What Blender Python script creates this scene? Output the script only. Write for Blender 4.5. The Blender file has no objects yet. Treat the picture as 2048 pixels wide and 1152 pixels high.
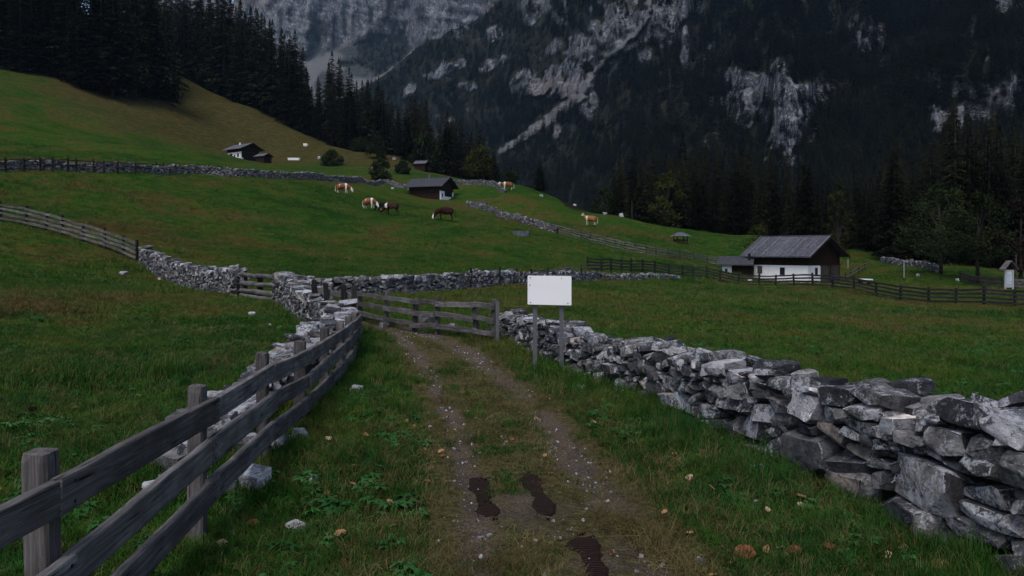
import bpy, bmesh, math, random, time
T0 = time.time()
import numpy as np
from mathutils import Vector, Matrix, noise as mnoise

random.seed(7)
RNG = np.random.default_rng(11)
S = bpy.context.scene
C = S.collection
R = math.radians

# ------------------------------------------------------------------ camera, sky, sun, exposure
FOC, U0, VH, EYE = 1500.0, 1024.0, 500.0, 1.8
cd = bpy.data.cameras.new('camera')
cam = bpy.data.objects.new('camera', cd)
C.objects.link(cam)
cam.location = (0, 0, EYE)
cam.rotation_euler = (R(90), 0, 0)
cd.sensor_width = 36.0
cd.lens = 36.0 * FOC / 2048.0
cd.shift_y = -(576.0 - VH) / 2048.0
cd.clip_start = 0.05
cd.clip_end = 12000
S.camera = cam

SUN_EL, SUN_AZ = R(58), R(200)          # azimuth measured from +Y towards +X
w = bpy.data.worlds.new('World')
S.world = w
w.use_nodes = True
wt = w.node_tree
bg = wt.nodes['Background']
sky = wt.nodes.new('ShaderNodeTexSky')
sky.sky_type = 'NISHITA'
sky.sun_disc = False
sky.sun_elevation = SUN_EL
sky.sun_rotation = SUN_AZ
sky.air_density = 1.0
sky.dust_density = 2.5
sky.ozone_density = 1.0
wt.links.new(sky.outputs[0], bg.inputs[0])
bg.inputs[1].default_value = 0.075
sl = bpy.data.lights.new('sun', 'SUN')
sl.energy = 0.95
sl.angle = R(24)
sl.color = (1.0, 0.97, 0.94)
sun = bpy.data.objects.new('sun', sl)
C.objects.link(sun)
sd = Vector((math.sin(SUN_AZ) * math.cos(SUN_EL), math.cos(SUN_AZ) * math.cos(SUN_EL), math.sin(SUN_EL)))
sun.rotation_euler = (-sd).to_track_quat('-Z', 'Y').to_euler()
sun.location = (0, -20, 60)
vs = S.view_settings
vs.view_transform = 'Standard'
vs.look = 'None'
vs.gamma = 1.0
vs.exposure = 1.15
vs.use_curve_mapping = False
S.render.engine = 'CYCLES'
S.cycles.use_denoising = True
S.cycles.max_bounces = 5
S.cycles.diffuse_bounces = 3
S.cycles.glossy_bounces = 2
S.cycles.transmission_bounces = 2
S.cycles.transparent_max_bounces = 4
S.cycles.volume_bounces = 0
S.cycles.caustics_reflective = False
S.cycles.caustics_refractive = False


def P(u, v, d):
    return Vector(((u - U0) / FOC * d, d, EYE + (VH - v) / FOC * d))


# ------------------------------------------------------------------ numeric noise
def _hash(ix, iy, seed):
    n = (ix.astype(np.int64) * 374761393 + iy.astype(np.int64) * 668265263 + seed * 1442695041) & 0x7fffffff
    n = ((n ^ (n >> 13)) * 1274126177) & 0x7fffffff
    return ((n ^ (n >> 16)) & 0xffff) / 65535.0


def vnoise(x, y, seed=0):
    x = np.asarray(x, float)
    y = np.asarray(y, float)
    ix = np.floor(x)
    iy = np.floor(y)
    fx = x - ix
    fy = y - iy
    fx = fx * fx * (3 - 2 * fx)
    fy = fy * fy * (3 - 2 * fy)
    a = _hash(ix, iy, seed)
    b = _hash(ix + 1, iy, seed)
    c = _hash(ix, iy + 1, seed)
    d = _hash(ix + 1, iy + 1, seed)
    return (a * (1 - fx) + b * fx) * (1 - fy) + (c * (1 - fx) + d * fx) * fy - 0.5


def fbm(x, y, seed=0, oct=4):
    t = 0
    amp = 1.0
    for k in range(oct):
        t = t + amp * vnoise(np.asarray(x) * 2 ** k, np.asarray(y) * 2 ** k, seed + k * 17)
        amp *= 0.5
    return t


def sstep(a, b, x):
    t = np.clip((np.asarray(x, float) - a) / (b - a), 0, 1)
    return t * t * (3 - 2 * t)


# ------------------------------------------------------------------ terrain
CTRL = [tuple(P(u, v, d)) for u, v, d in [
    (0, 440, 43), (290, 530, 40), (490, 598, 26), (0, 600, 20), (0, 750, 10), (200, 650, 17),
    (290, 455, 55), (0, 345, 72), (250, 345, 85), (470, 350, 108), (690, 363, 138), (690, 388, 102),
    (784, 431, 92), (890, 444, 92), (600, 480, 64), (600, 545, 42), (400, 430, 70), (200, 400, 66),
    (900, 500, 62), (1000, 562, 42), (575, 592, 29.5), (700, 592, 29), (1000, 573, 37), (1200, 561, 50),
    (1350, 554, 62), (1200, 510, 72), (1180, 453, 108), (957, 411, 128), (1100, 446, 112), (1450, 529, 99), (1465, 551, 84), (1520, 566, 84),
    (1360, 515, 91), (1013, 382, 132), (1000, 373, 156), (1100, 403, 140), (1250, 438, 124), (1400, 470, 116),
    (1520, 493, 108), (1640, 512, 105), (1800, 540, 92), (2048, 566, 75), (1560, 566, 82), (1680, 566, 82),
    (2048, 614, 44), (1626, 574, 58), (1800, 595, 51), (1480, 563, 66), (2018, 571, 62), (1900, 556, 78),
    (880, 406, 149), (905, 409, 150), (820, 385, 156), (930, 366, 168),
    (0, 140, 192), (0, 250, 125), (150, 250, 145), (220, 197, 202), (300, 197, 216), (430, 303, 190),
    (330, 262, 184), (520, 330, 172), (200, 300, 115), (100, 190, 170), (300, 310, 140),
    (340, 142, 285), (500, 217, 268), (600, 267, 252), (700, 302, 232), (800, 326, 215), (900, 348, 192),
    (600, 322, 205), (470, 317, 204), (420, 240, 245), (700, 330, 195), (330, 215, 238), (560, 290, 228),
    (800, 350, 180), (820, 318, 226),
    (340, 170, 335), (600, 310, 320), (800, 372, 270), (1000, 405, 210), (1250, 458, 170), (1520, 503, 145),
    (1024, 512, 350), (1700, 508, 190), (2100, 520, 200), (2400, 540, 90), (2600, 600, 45),
    (-300, 100, 200), (-300, 0, 300), (100, 20, 300), (-300, 300, 90), (-300, 480, 40),
]] + [(0, 0, 0), (-1.5, 4, 0), (2, 4, 0), (0, 8, 0), (-2, 8, 0), (0, 13, 0), (2, 7, 0), (4, 4.5, 0), (-2.8, 14, 0), (3, 12, 0),
      (7, 9, -.1), (9, 18, -.25), (-5, 4, .18), (-9, 4, .5), (0, -15, 0), (-30, -10, 3), (40, -10, -1),
      (110, 20, -3), (160, 100, -3), (-2.5, 19, 0), (2, 22, -.02), (-6, 15, .05), (-250, 60, 60), (-250, -20, 50)]
CTRL = np.array(CTRL)
_cx, _cy, _cz = CTRL[:, 0] / 100, CTRL[:, 1] / 100, CTRL[:, 2]


def _phi(r2):
    return np.where(r2 > 1e-12, 0.5 * r2 * np.log(np.maximum(r2, 1e-12)), 0)


def _solve():
    n = len(CTRL)
    r2 = (_cx[:, None] - _cx[None]) ** 2 + (_cy[:, None] - _cy[None]) ** 2
    A = np.zeros((n + 3, n + 3))
    A[:n, :n] = _phi(r2) + np.diag(0.0003 * np.ones(n))
    A[:n, n] = 1
    A[:n, n + 1] = _cx
    A[:n, n + 2] = _cy
    A[n:, :n] = A[:n, n:].T
    return np.linalg.solve(A, np.concatenate([_cz, np.zeros(3)]))


_W = _solve()
RUT_L = np.array([(-.12, 0), (-.16, 4.14), (-.28, 5.4), (-.47, 7.1), (-.86, 9), (-1.3, 11.25), (-1.75, 13.5), (-2.5, 16.4), (-3.5, 18.6), (-6, 21.5), (-9, 24)])
RUT_R = np.array([(1.05, 0), (.87, 4.14), (.61, 5.87), (.43, 7.5), (.1, 9.3), (-.33, 11.25), (-.85, 13.5), (-1.48, 15.4), (-2.6, 17.9), (-5.2, 20.4), (-8.4, 23)])


def _interp(rut, y):
    return np.interp(y, rut[:, 1], rut[:, 0])


def rut_weight(x, y):
    x = np.asarray(x, float)
    y = np.asarray(y, float)
    dl = np.abs(x - _interp(RUT_L, y))
    dr = np.abs(x - _interp(RUT_R, y))
    sl_ = 1 + np.clip((y - 9) / 8, 0, 1) * .6
    wv = np.maximum(np.exp(-(dl / (.13 * sl_)) ** 2), np.exp(-(dr / (.18 * sl_)) ** 2))
    return wv * (y < 22) * (y > -6)


def path_frac(x, y):
    """signed offset from the path centre in half gauges"""
    l = _interp(RUT_L, y)
    r = _interp(RUT_R, y)
    return (np.asarray(x) - (l + r) / 2) / (np.maximum(r - l, .4) / 2)


PADS = [((880 - U0) / FOC * 150, 150, 12), ((482 - U0) / FOC * 200, 200, 12), ((1600 - U0) / FOC * 82, 82, 12), ((1463 - U0) / FOC * 84, 84, 5)]


def H(x, y):
    x = np.atleast_1d(np.asarray(x, float))
    y = np.atleast_1d(np.asarray(y, float))
    sh = x.shape
    xf = x.ravel()
    yf = y.ravel()
    out = np.empty(xf.size)
    for i in range(0, xf.size, 40000):
        a = xf[i:i + 40000] / 100
        b = yf[i:i + 40000] / 100
        r2 = (a[:, None] - _cx[None]) ** 2 + (b[:, None] - _cy[None]) ** 2
        out[i:i + 40000] = _phi(r2) @ _W[:-3] + _W[-3] + _W[-2] * a + _W[-1] * b
    dist = np.hypot(xf, yf)
    amp = np.clip((dist - 6) / 60, 0, 1)
    for (ax, ay, ar) in PADS:
        amp = amp * (1 - np.exp(-((xf - ax) ** 2 + (yf - ay) ** 2) / ar ** 2))
    out = out + amp * (1.5 * np.clip((dist - 50) / 50, .12, 1) * fbm(xf / 21, yf / 21, 3, 3) + 0.38 * fbm(xf / 5, yf / 5, 9, 2))
    out = out + 0.05 * fbm(xf / 1.3, yf / 1.3, 21, 2) * np.clip(dist / 4, 0.3, 1)
    out = out - 0.035 * rut_weight(xf, yf)
    return out.reshape(sh)


def h1(x, y):
    return float(H(x, y)[0])


def gp(u, v, dmin=2.0, dmax=380.0):
    """where the line of sight through a photo pixel meets the ground"""
    d = np.geomspace(dmin, dmax, 700)
    x = (u - U0) / FOC * d
    z = EYE + (VH - v) / FOC * d
    g = z - H(x, d)
    k = np.where((g[:-1] > 0) & (g[1:] <= 0))[0]
    if len(k) == 0:
        i = int(np.argmin(np.abs(g)))
        dd = d[i]
    else:
        i = k[0]
        t = g[i] / (g[i] - g[i + 1])
        dd = d[i] + t * (d[i + 1] - d[i])
    xx = (u - U0) / FOC * dd
    return Vector((xx, dd, h1(xx, dd)))


# ------------------------------------------------------------------ tagging helpers
def tag(o, label=None, cat=None, group=None, kind=None):
    if label:
        o['label'] = label
    if cat:
        o['category'] = cat
    if group:
        o['group'] = group
    if kind:
        o['kind'] = kind
    return o


def empty(name, loc=(0, 0, 0), rz=0.0):
    o = bpy.data.objects.new(name, None)
    o.empty_display_size = 0.2
    o.location = loc
    o.rotation_euler = (0, 0, rz)
    C.objects.link(o)
    return o


def link(name, me, mat=None, parent=None):
    o = bpy.data.objects.new(name, me)
    C.objects.link(o)
    if mat is not None and len(me.materials) == 0:
        me.materials.append(mat)
    if parent is not None:
        o.parent = parent
    return o


def mesh_py(name, verts, faces, mat=None, smooth=False):
    me = bpy.data.meshes.new(name)
    me.from_pydata([tuple(v) for v in verts], [], [tuple(f) for f in faces])
    me.update()
    if smooth:
        me.shade_smooth()
    if mat:
        me.materials.append(mat)
    return me


def grid_mesh(name, X, Y, Z, mat=None, smooth=True):
    n, m = X.shape
    me = bpy.data.meshes.new(name)
    co = np.stack([X, Y, Z], -1).reshape(-1, 3)
    idx = np.arange(n * m).reshape(n, m)
    f = np.stack([idx[:-1, :-1], idx[:-1, 1:], idx[1:, 1:], idx[1:, :-1]], -1).reshape(-1, 4)
    me.vertices.add(n * m)
    me.vertices.foreach_set('co', co.ravel())
    me.loops.add(f.size)
    me.loops.foreach_set('vertex_index', f.ravel())
    me.polygons.add(len(f))
    me.polygons.foreach_set('loop_start', np.arange(len(f)) * 4)
    me.update(calc_edges=True)
    me.validate()
    if smooth:
        me.shade_smooth()
    if mat:
        me.materials.append(mat)
    return me


def fattr(me, name, arr):
    a = me.attributes.new(name, 'FLOAT', 'POINT')
    a.data.foreach_set('value', np.asarray(arr, dtype=np.float32).ravel())


class MB:
    """collects shapes into one mesh"""
    def __init__(s):
        s.v = []
        s.f = []

    def add(s, vs_, fs):
        b = len(s.v)
        s.v += [tuple(q) for q in vs_]
        s.f += [tuple(i + b for i in f) for f in fs]
        return s

    def box(s, x0, x1, y0, y1, z0, z1, M=None):
        q = [(x0, y0, z0), (x1, y0, z0), (x1, y1, z0), (x0, y1, z0), (x0, y0, z1), (x1, y0, z1), (x1, y1, z1), (x0, y1, z1)]
        if M is not None:
            q = [M @ Vector(p) for p in q]
        return s.add(q, [(0, 3, 2, 1), (4, 5, 6, 7), (0, 1, 5, 4), (1, 2, 6, 5), (2, 3, 7, 6), (3, 0, 4, 7)])

    def tube(s, pts, rad, n=6, cap=True):
        pts = [Vector(p) for p in pts]
        rings = []
        for i, p in enumerate(pts):
            t = (pts[min(i + 1, len(pts) - 1)] - pts[max(i - 1, 0)]).normalized()
            a = t.cross(Vector((0, 0, 1)) if abs(t.z) < .9 else Vector((1, 0, 0))).normalized()
            b = t.cross(a)
            r = rad[i] if isinstance(rad, (list, tuple)) else rad
            rings.append([p + (a * math.cos(k * 2 * math.pi / n) + b * math.sin(k * 2 * math.pi / n)) * r for k in range(n)])
        vv = [q for r_ in rings for q in r_]
        ff = []
        for i in range(len(pts) - 1):
            for k in range(n):
                ff.append((i * n + k, i * n + (k + 1) % n, (i + 1) * n + (k + 1) % n, (i + 1) * n + k))
        if cap:
            ff.append(tuple(range(n - 1, -1, -1)))
            ff.append(tuple((len(pts) - 1) * n + k for k in range(n)))
        return s.add(vv, ff)

    def mesh(s, name, mat=None, smooth=False):
        return mesh_py(name, s.v, s.f, mat, smooth)

    def build(s, name, mat=None, parent=None, smooth=False):
        return link(name, s.mesh(name, mat, smooth), None, parent)


# ------------------------------------------------------------------ materials
class NT:
    def __init__(s, name):
        s.m = bpy.data.materials.new(name)
        s.m.use_nodes = True
        s.t = s.m.node_tree
        s.b = s.t.nodes['Principled BSDF']
        s.b.inputs['Roughness'].default_value = 0.9
        s.b.inputs['Specular IOR Level'].default_value = 0.08

    def new(s, typ, **kw):
        n = s.t.nodes.new(typ)
        for k, v in kw.items():
            setattr(n, k, v)
        return n

    def put(s, sock, val):
        if isinstance(val, bpy.types.NodeSocket):
            s.t.links.new(val, sock)
        elif val is not None:
            if sock.type == 'RGBA' and len(val) == 3:
                val = (*val, 1)
            sock.default_value = val

    def pos(s):
        return s.new('ShaderNodeNewGeometry').outputs['Position']

    def obj(s):
        return s.new('ShaderNodeTexCoord').outputs['Object']

    def rnd(s):
        return s.new('ShaderNodeObjectInfo').outputs['Random']

    def attr(s, name):
        return s.new('ShaderNodeAttribute', attribute_name=name).outputs['Fac']

    def vmul(s, vec, xyz):
        n = s.new('ShaderNodeVectorMath', operation='MULTIPLY')
        s.put(n.inputs[0], vec)
        n.inputs[1].default_value = xyz
        return n.outputs[0]

    def vadd(s, a, b):
        n = s.new('ShaderNodeVectorMath', operation='ADD')
        s.put(n.inputs[0], a)
        s.put(n.inputs[1], b)
        return n.outputs[0]

    def noise(s, vec, scale, detail=3, rough=.55, dist=0.0):
        n = s.new('ShaderNodeTexNoise')
        s.put(n.inputs['Vector'], vec)
        n.inputs['Scale'].default_value = scale
        n.inputs['Detail'].default_value = detail
        n.inputs['Roughness'].default_value = rough
        n.inputs['Distortion'].default_value = dist
        return n.outputs['Fac']

    def voro(s, vec, scale, feature='F1', out='Distance'):
        n = s.new('ShaderNodeTexVoronoi', feature=feature)
        s.put(n.inputs['Vector'], vec)
        n.inputs['Scale'].default_value = scale
        return n.outputs[out]

    def ramp(s, fac, stops):
        n = s.new('ShaderNodeValToRGB')
        s.put(n.inputs[0], fac)
        e = n.color_ramp.elements
        while len(e) > 1:
            e.remove(e[-1])
        for i, (p, c) in enumerate(stops):
            q = e[0] if i == 0 else e.new(p)
            q.position = p
            if not isinstance(c, (tuple, list)):
                c = (c, c, c)
            q.color = (*c, 1)
        return n.outputs[0]

    def math(s, op, a, b=None, clamp=False):
        n = s.new('ShaderNodeMath', operation=op, use_clamp=clamp)
        s.put(n.inputs[0], a)
        if b is not None:
            s.put(n.inputs[1], b)
        return n.outputs[0]

    def mix(s, fac, a, b, blend='MIX'):
        n = s.new('ShaderNodeMix', data_type='RGBA', blend_type=blend)
        s.put(n.inputs[0], fac)
        s.put(n.inputs[6], a)
        s.put(n.inputs[7], b)
        return n.outputs[2]

    def bump(s, height, strength=.5, dist=.02):
        n = s.new('ShaderNodeBump')
        n.inputs['Strength'].default_value = strength
        n.inputs['Distance'].default_value = dist
        s.put(n.inputs['Height'], height)
        s.t.links.new(n.outputs[0], s.b.inputs['Normal'])

    def col(s, c):
        s.put(s.b.inputs['Base Color'], c)

    def rough(s, v):
        s.put(s.b.inputs['Roughness'], v)


def meadow_color(n, p, fine=True):
    big = n.noise(p, .05, 3, .55)
    med = n.noise(n.vadd(p, (11, 47, 3)), .15, 4, .6)
    mid = n.noise(n.vadd(p, (31, 7, 0)), .5, 4, .65)
    mixv = n.math('ADD', n.math('ADD', n.math('MULTIPLY', big, .8), n.math('MULTIPLY', med, .8)), n.math('MULTIPLY', mid, .7))
    mixv = n.math('SUBTRACT', mixv, .65)
    c = n.ramp(mixv, [(.28, (.0100, .036, .0056)), (.41, (.019, .051, .0080)), (.51, (.030, .058, .0095)), (.59, (.045, .055, .0120)), (.68, (.061, .049, .0155)), (.84, (.050, .032, .0120))])
    lush = n.noise(n.vadd(p, (3, 91, 5)), .9, 3, .6)
    c = n.mix(n.ramp(lush, [(.54, 0), (.68, .75)]), c, (.0100, .043, .0105))
    return c


def m_ground():
    n = NT('meadow_ground')
    p = n.pos()
    c = meadow_color(n, p)
    dry = n.attr('dry')
    dn = n.math('ADD', dry, n.math('MULTIPLY', n.math('SUBTRACT', n.noise(n.vmul(p, (.6, .6, 2.2)), .16, 4, .6), .5), 1.1), True)
    streak = n.noise(n.vmul(p, (1, 1, 3)), .5, 4, .65)
    dc = n.ramp(streak, [(.3, (.026, .023, .009)), (.5, (.052, .040, .016)), (.7, (.082, .060, .026))])
    c = n.mix(n.ramp(dn, [(.35, 0), (.75, .9)]), c, dc)
    g = n.noise(p, 9.0, 5, .75)
    c = n.mix(n.ramp(g, [(.25, .8), (.52, 0)]), c, (.004, .006, .002))
    c = n.mix(n.ramp(n.noise(n.vadd(p, (7, 1, 3)), 1.1, 5, .75), [(.5, 0), (.75, .7)]), c, (.055, .066, .014))
    g2 = n.noise(p, 2.2, 4, .7)
    c = n.mix(n.ramp(g2, [(.32, .75), (.5, 0)]), c, (.006, .012, .003))
    soil = n.attr('soil')
    sc = n.ramp(n.noise(p, 30, 5, .7), [(.3, (.022, .016, .011)), (.6, (.07, .055, .042))])
    c = n.mix(n.math('MULTIPLY', soil, .85), c, sc)
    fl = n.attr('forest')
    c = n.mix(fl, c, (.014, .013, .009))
    n.col(c)
    n.bump(n.math('ADD', n.math('MULTIPLY', g, .5), g2), .9, .12)
    n.rough(1.0)
    n.b.inputs['Specular IOR Level'].default_value = 0
    return n.m


def m_path():
    n = NT('path_soil')
    p = n.pos()
    rut = n.attr('rut')
    fine = n.noise(p, 42, 6, .75)
    peb = n.voro(p, 46, 'F1')
    soil = n.ramp(fine, [(.28, (.030, .021, .013)), (.48, (.086, .065, .047)), (.68, (.165, .130, .102))])
    stones = n.ramp(peb, [(.12, (.24, .22, .22)), (.30, (.06, .048, .040))])
    pm = n.ramp(n.noise(p, 3.1, 3, .6), [(.46, 0), (.62, .8)])
    soil = n.mix(pm, soil, stones)
    wet = n.ramp(n.noise(n.vadd(p, (5, 3, 0)), 1.7, 3, .6), [(.58, 0), (.72, .7)])
    soil = n.mix(wet, soil, (.020, .014, .011))
    grass = n.ramp(n.noise(p, 16, 5, .7), [(.3, (.016, .016, .006)), (.5, (.062, .054, .022)), (.7, (.13, .108, .052))])
    k = n.math('ADD', rut, n.math('MULTIPLY', n.math('SUBTRACT', n.noise(p, 4.5, 5, .7), .5), 2.2), True)
    n.col(n.mix(n.ramp(k, [(.30, 0), (.95, 1)]), grass, soil))
    n.bump(n.math('ADD', fine, n.math('MULTIPLY', peb, -.6)), 1.0, .03)
    n.b.inputs['Specular IOR Level'].default_value = .04
    return n.m


def m_stone(name, dark=1.0, lich=.62, pale=0.0):
    n = NT(name)
    r = n.math('FRACT', n.math('ADD', n.rnd(), n.new('ShaderNodeNewGeometry').outputs['Random Per Island']))
    rv = n.new('ShaderNodeCombineXYZ')
    n.put(rv.inputs[0], n.math('MULTIPLY', r, 37.0))
    n.put(rv.inputs[1], n.math('MULTIPLY', r, 91.0))
    p = n.vadd(n.pos(), rv.outputs[0])
    a = n.noise(p, 4.2, 6, .7)
    base = n.ramp(a, [(.30, (.030 * dark, .031 * dark, .036 * dark)), (.46, (.072 * dark, .073 * dark, .080 * dark)), (.58, (.125 * dark, .125 * dark, .132 * dark)), (.74, (.20 * dark, .197 * dark, .20 * dark))])
    tone = n.ramp(r, [(0, (.34, .35, .39)), (.35, (.62, .62, .66)), (.6, (.92, .90, .88)), (.8, (1.35, 1.32, 1.28)), (.93, (2.0, 1.9, 1.78)), (1, (2.9, 2.4, 1.95))])
    base = n.mix(1, base, tone, 'MULTIPLY')
    lm = n.noise(n.vadd(p, (9, 2, 4)), 7.5, 7, .75, .5)
    ls = n.noise(n.vadd(p, (1, 22, 4)), 48, 3, .75)
    lf = n.math('ADD', n.math('MULTIPLY', lm, .72), n.math('MULTIPLY', ls, .30))
    lf = n.math('ADD', lf, n.math('MULTIPLY', n.math('SUBTRACT', n.math('FRACT', n.math('MULTIPLY', r, 7.3)), .55), .16))
    base = n.mix(n.ramp(lf, [(lich - .075, 0), (lich + .0, .9)]), base, (.40, .41, .44))
    dk = n.noise(n.vadd(p, (4, 6, 14)), 19, 5, .75)
    base = n.mix(n.ramp(dk, [(.54, 0), (.64, .85)]), base, (.020, .020, .021))
    rust = n.noise(n.vadd(p, (14, 6, 1)), 2.5, 4, .7)
    base = n.mix(n.ramp(rust, [(.64, 0), (.76, .5)]), base, (.12, .072, .042))
    n.col(base)
    st = n.noise(n.vmul(p, (1, 1, 1.6)), 11, 7, .72)
    n.bump(n.math('ADD', st, n.math('MULTIPLY', ls, .22)), 1.0, .05)
    n.rough(.9)
    return n.m


def m_wood(name, axis, c0, c1, c2):
    n = NT(name)
    r = n.rnd()
    rv = n.new('ShaderNodeCombineXYZ')
    for k in range(3):
        n.put(rv.inputs[k], n.math('MULTIPLY', r, 53.0 + 11 * k))
    o = n.vadd(n.obj(), rv.outputs[0])
    sc = [(1.2, 22, 22), (22, 1.2, 22), (22, 22, 1.2)][axis]
    g = n.noise(n.vmul(o, sc), 1.6, 6, .68, .6)
    blot = n.noise(o, 3.1, 4, .6)
    c = n.ramp(g, [(.3, c0), (.5, c1), (.72, c2)])
    c = n.mix(n.ramp(blot, [(.42, .65), (.6, 0)]), c, tuple(q * .42 for q in c1))
    crack = n.noise(n.vmul(o, tuple(q * 2.2 for q in sc)), 1.3, 2, .5)
    c = n.mix(n.ramp(crack, [(.30, .9), (.37, 0)]), c, tuple(q * .25 for q in c0))
    c = n.mix(1, c, n.ramp(r, [(0, .7), (1, 1.25)]), 'MULTIPLY')
    n.col(c)
    n.bump(g, .8, .012)
    n.rough(.85)
    return n.m


def m_plain(name, c, rough=.8, var=.3, scale=6, spec=.25, metal=0, bump=0):
    n = NT(name)
    o = n.obj()
    g = n.noise(o, scale, 4, .6)
    n.col(n.mix(n.ramp(g, [(.3, 1), (.7, 0)]), c, tuple(q * (1 - var) for q in c)))
    n.rough(rough)
    n.b.inputs['Specular IOR Level'].default_value = spec
    n.b.inputs['Metallic'].default_value = metal
    if bump:
        n.bump(g, bump, .02)
    return n.m


def m_leaf(name, ramp_cols, var=.5, scale=.5, trans=.0):
    n = NT(name)
    r = n.rnd()
    p = n.pos()
    g = n.noise(p, scale, 3, .6)
    c = n.ramp(g, [(.3, ramp_cols[0]), (.5, ramp_cols[1]), (.72, ramp_cols[2])])
    c = n.mix(1, c, n.ramp(r, [(0, 1 - var), (1, 1 + var)]), 'MULTIPLY')
    n.col(c)
    n.rough(.75)
    n.b.inputs['Specular IOR Level'].default_value = .02
    return n.m


M = {}
M['ground'] = m_ground()
M['path'] = m_path()
M['stone'] = m_stone('lichen_stone', 1.0, .595)
M['stone_far'] = m_stone('field_stone', 1.15, .63)
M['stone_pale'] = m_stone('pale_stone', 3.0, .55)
M['rail'] = m_wood('weathered_rail', 0, (.042, .039, .039), (.112, .105, .104), (.21, .198, .196))
M['post'] = m_wood('weathered_post', 2, (.036, .033, .033), (.092, .085, .084), (.17, .159, .157))
M['darkrail'] = m_wood('dark_rail', 0, (.012, .012, .013), (.028, .027, .028), (.055, .053, .055))
M['darkpost'] = m_wood('dark_post', 2, (.010, .010, .011), (.022, .021, .022), (.045, .043, .045))
M['planks'] = m_wood('barn_planks', 2, (.022, .018, .016), (.055, .046, .042), (.095, .083, .077))
M['brown'] = m_wood('brown_timber', 2, (.010, .006, .004), (.024, .013, .009), (.045, .026, .018))
M['shingle'] = m_wood('grey_shingle', 1, (.045, .047, .056), (.090, .093, .110), (.17, .173, .198))
M['roofdark'] = m_wood('dark_roof', 1, (.030, .030, .035), (.055, .055, .064), (.09, .09, .10))
M['white'] = m_plain('white_plaster', (.74, .74, .75), .9, .14, 1.6)
M['dullwhite'] = m_plain('dull_white', (.34, .345, .36), .9, .3, 3)
M['board'] = m_plain('sign_white', (.70, .70, .715), .5, .06, 2.5, .4)
M['metal'] = m_plain('galvanised_metal', (.11, .115, .125), .5, .3, 12, .5, .35)
M['glass'] = m_plain('dark_window', (.016, .016, .02), .25, .3, 3, .5)
M['near_black'] = m_plain('gap_shade_and_dark_parts', (.008, .007, .007), 1, .2)  # near black: painted shade in wall gaps, also plain dark parts
M['nail'] = m_plain('dark_iron', (.008, .008, .008), .6, .2)
M['bark'] = m_wood('bark', 2, (.020, .017, .015), (.042, .036, .032), (.075, .068, .062))


def m_grass():
    n = NT('grass_blades')
    p = n.pos()
    c = meadow_color(n, p)
    r = n.rnd()
    c = n.mix(n.ramp(r, [(.82, 0), (1, .8)]), c, (.10, .078, .034))
    c = n.mix(1, c, n.ramp(n.noise(p, 7, 2, .5), [(.3, .7), (.7, 1.9)]), 'MULTIPLY')
    n.col(c)
    n.rough(.7)
    n.b.inputs['Specular IOR Level'].default_value = .02
    return n.m


M['grass'] = m_grass()
M['drygrass'] = m_leaf('dry_grass', [(.042, .037, .014), (.082, .069, .028), (.14, .117, .054)], .4, 2)
M['weed'] = m_leaf('weed_leaf', [(.010, .038, .009), (.020, .064, .017), (.038, .092, .030)], .45, 2)
M['spruce'] = m_leaf('spruce_needles', [(.0058, .0074, .0046), (.0105, .0122, .0064), (.021, .021, .0098)], .7, .12)
M['broad'] = m_leaf('broad_leaves', [(.009, .014, .006), (.015, .023, .009), (.026, .036, .014)], .3, .5)
M['yellow'] = m_leaf('yellowing_leaves', [(.012, .016, .005), (.024, .028, .008), (.045, .045, .012)], .3, .5)
M['russet'] = m_leaf('russet_leaves', [(.010, .0065, .0055), (.018, .0105, .0085), (.028, .017, .013)], .3, .5)


# ------------------------------------------------------------------ the ground
def build_ground():
    a = np.linspace(-1, 1, 300)
    xs = 330 * np.sinh(4.6 * a) / math.sinh(4.6)
    b = np.linspace(0, 1, 360)
    ys = -14 + 14 * np.minimum(b / .06, 1)
    t = np.clip((b - .06) / .94, 0, 1)
    ys = np.where(b < .06, ys, 470 * (np.sinh(4.4 * t) / math.sinh(4.4)))
    ys = np.unique(ys)
    X, Y = np.meshgrid(xs, ys)
    Z = H(X, Y) - .05 * (1 - sstep(1.2, 1.7, np.abs(path_frac(X, Y)))) * (Y < 22)
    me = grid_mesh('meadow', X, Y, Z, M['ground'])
    U = U0 + X / np.maximum(Y, 1) * FOC
    V = VH - (Z - EYE) / np.maximum(Y, 1) * FOC
    dry = sstep(150, 225, Y) * sstep(8, 24, Z) * .85
    dry = np.maximum(dry, sstep(9, 34, Z) * np.clip(.58 + .9 * fbm(X / 60 + Z / 25, Y / 60 - Z / 25, 5, 3), 0, .85))
    fattr(me, 'dry', dry)
    pf = np.abs(path_frac(X, Y))
    soil = (1 - sstep(1.2, 2.0, pf)) * (Y < 22) * .5
    fattr(me, 'soil', soil)
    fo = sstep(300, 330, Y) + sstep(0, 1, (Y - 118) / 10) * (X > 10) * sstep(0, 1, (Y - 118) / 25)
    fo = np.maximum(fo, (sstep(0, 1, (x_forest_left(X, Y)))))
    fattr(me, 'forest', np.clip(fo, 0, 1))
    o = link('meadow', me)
    tag(o, kind='structure')


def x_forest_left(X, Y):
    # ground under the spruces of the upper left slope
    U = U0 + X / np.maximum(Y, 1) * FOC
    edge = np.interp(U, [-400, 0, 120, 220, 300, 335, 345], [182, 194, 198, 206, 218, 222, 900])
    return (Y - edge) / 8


build_ground()


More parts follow.
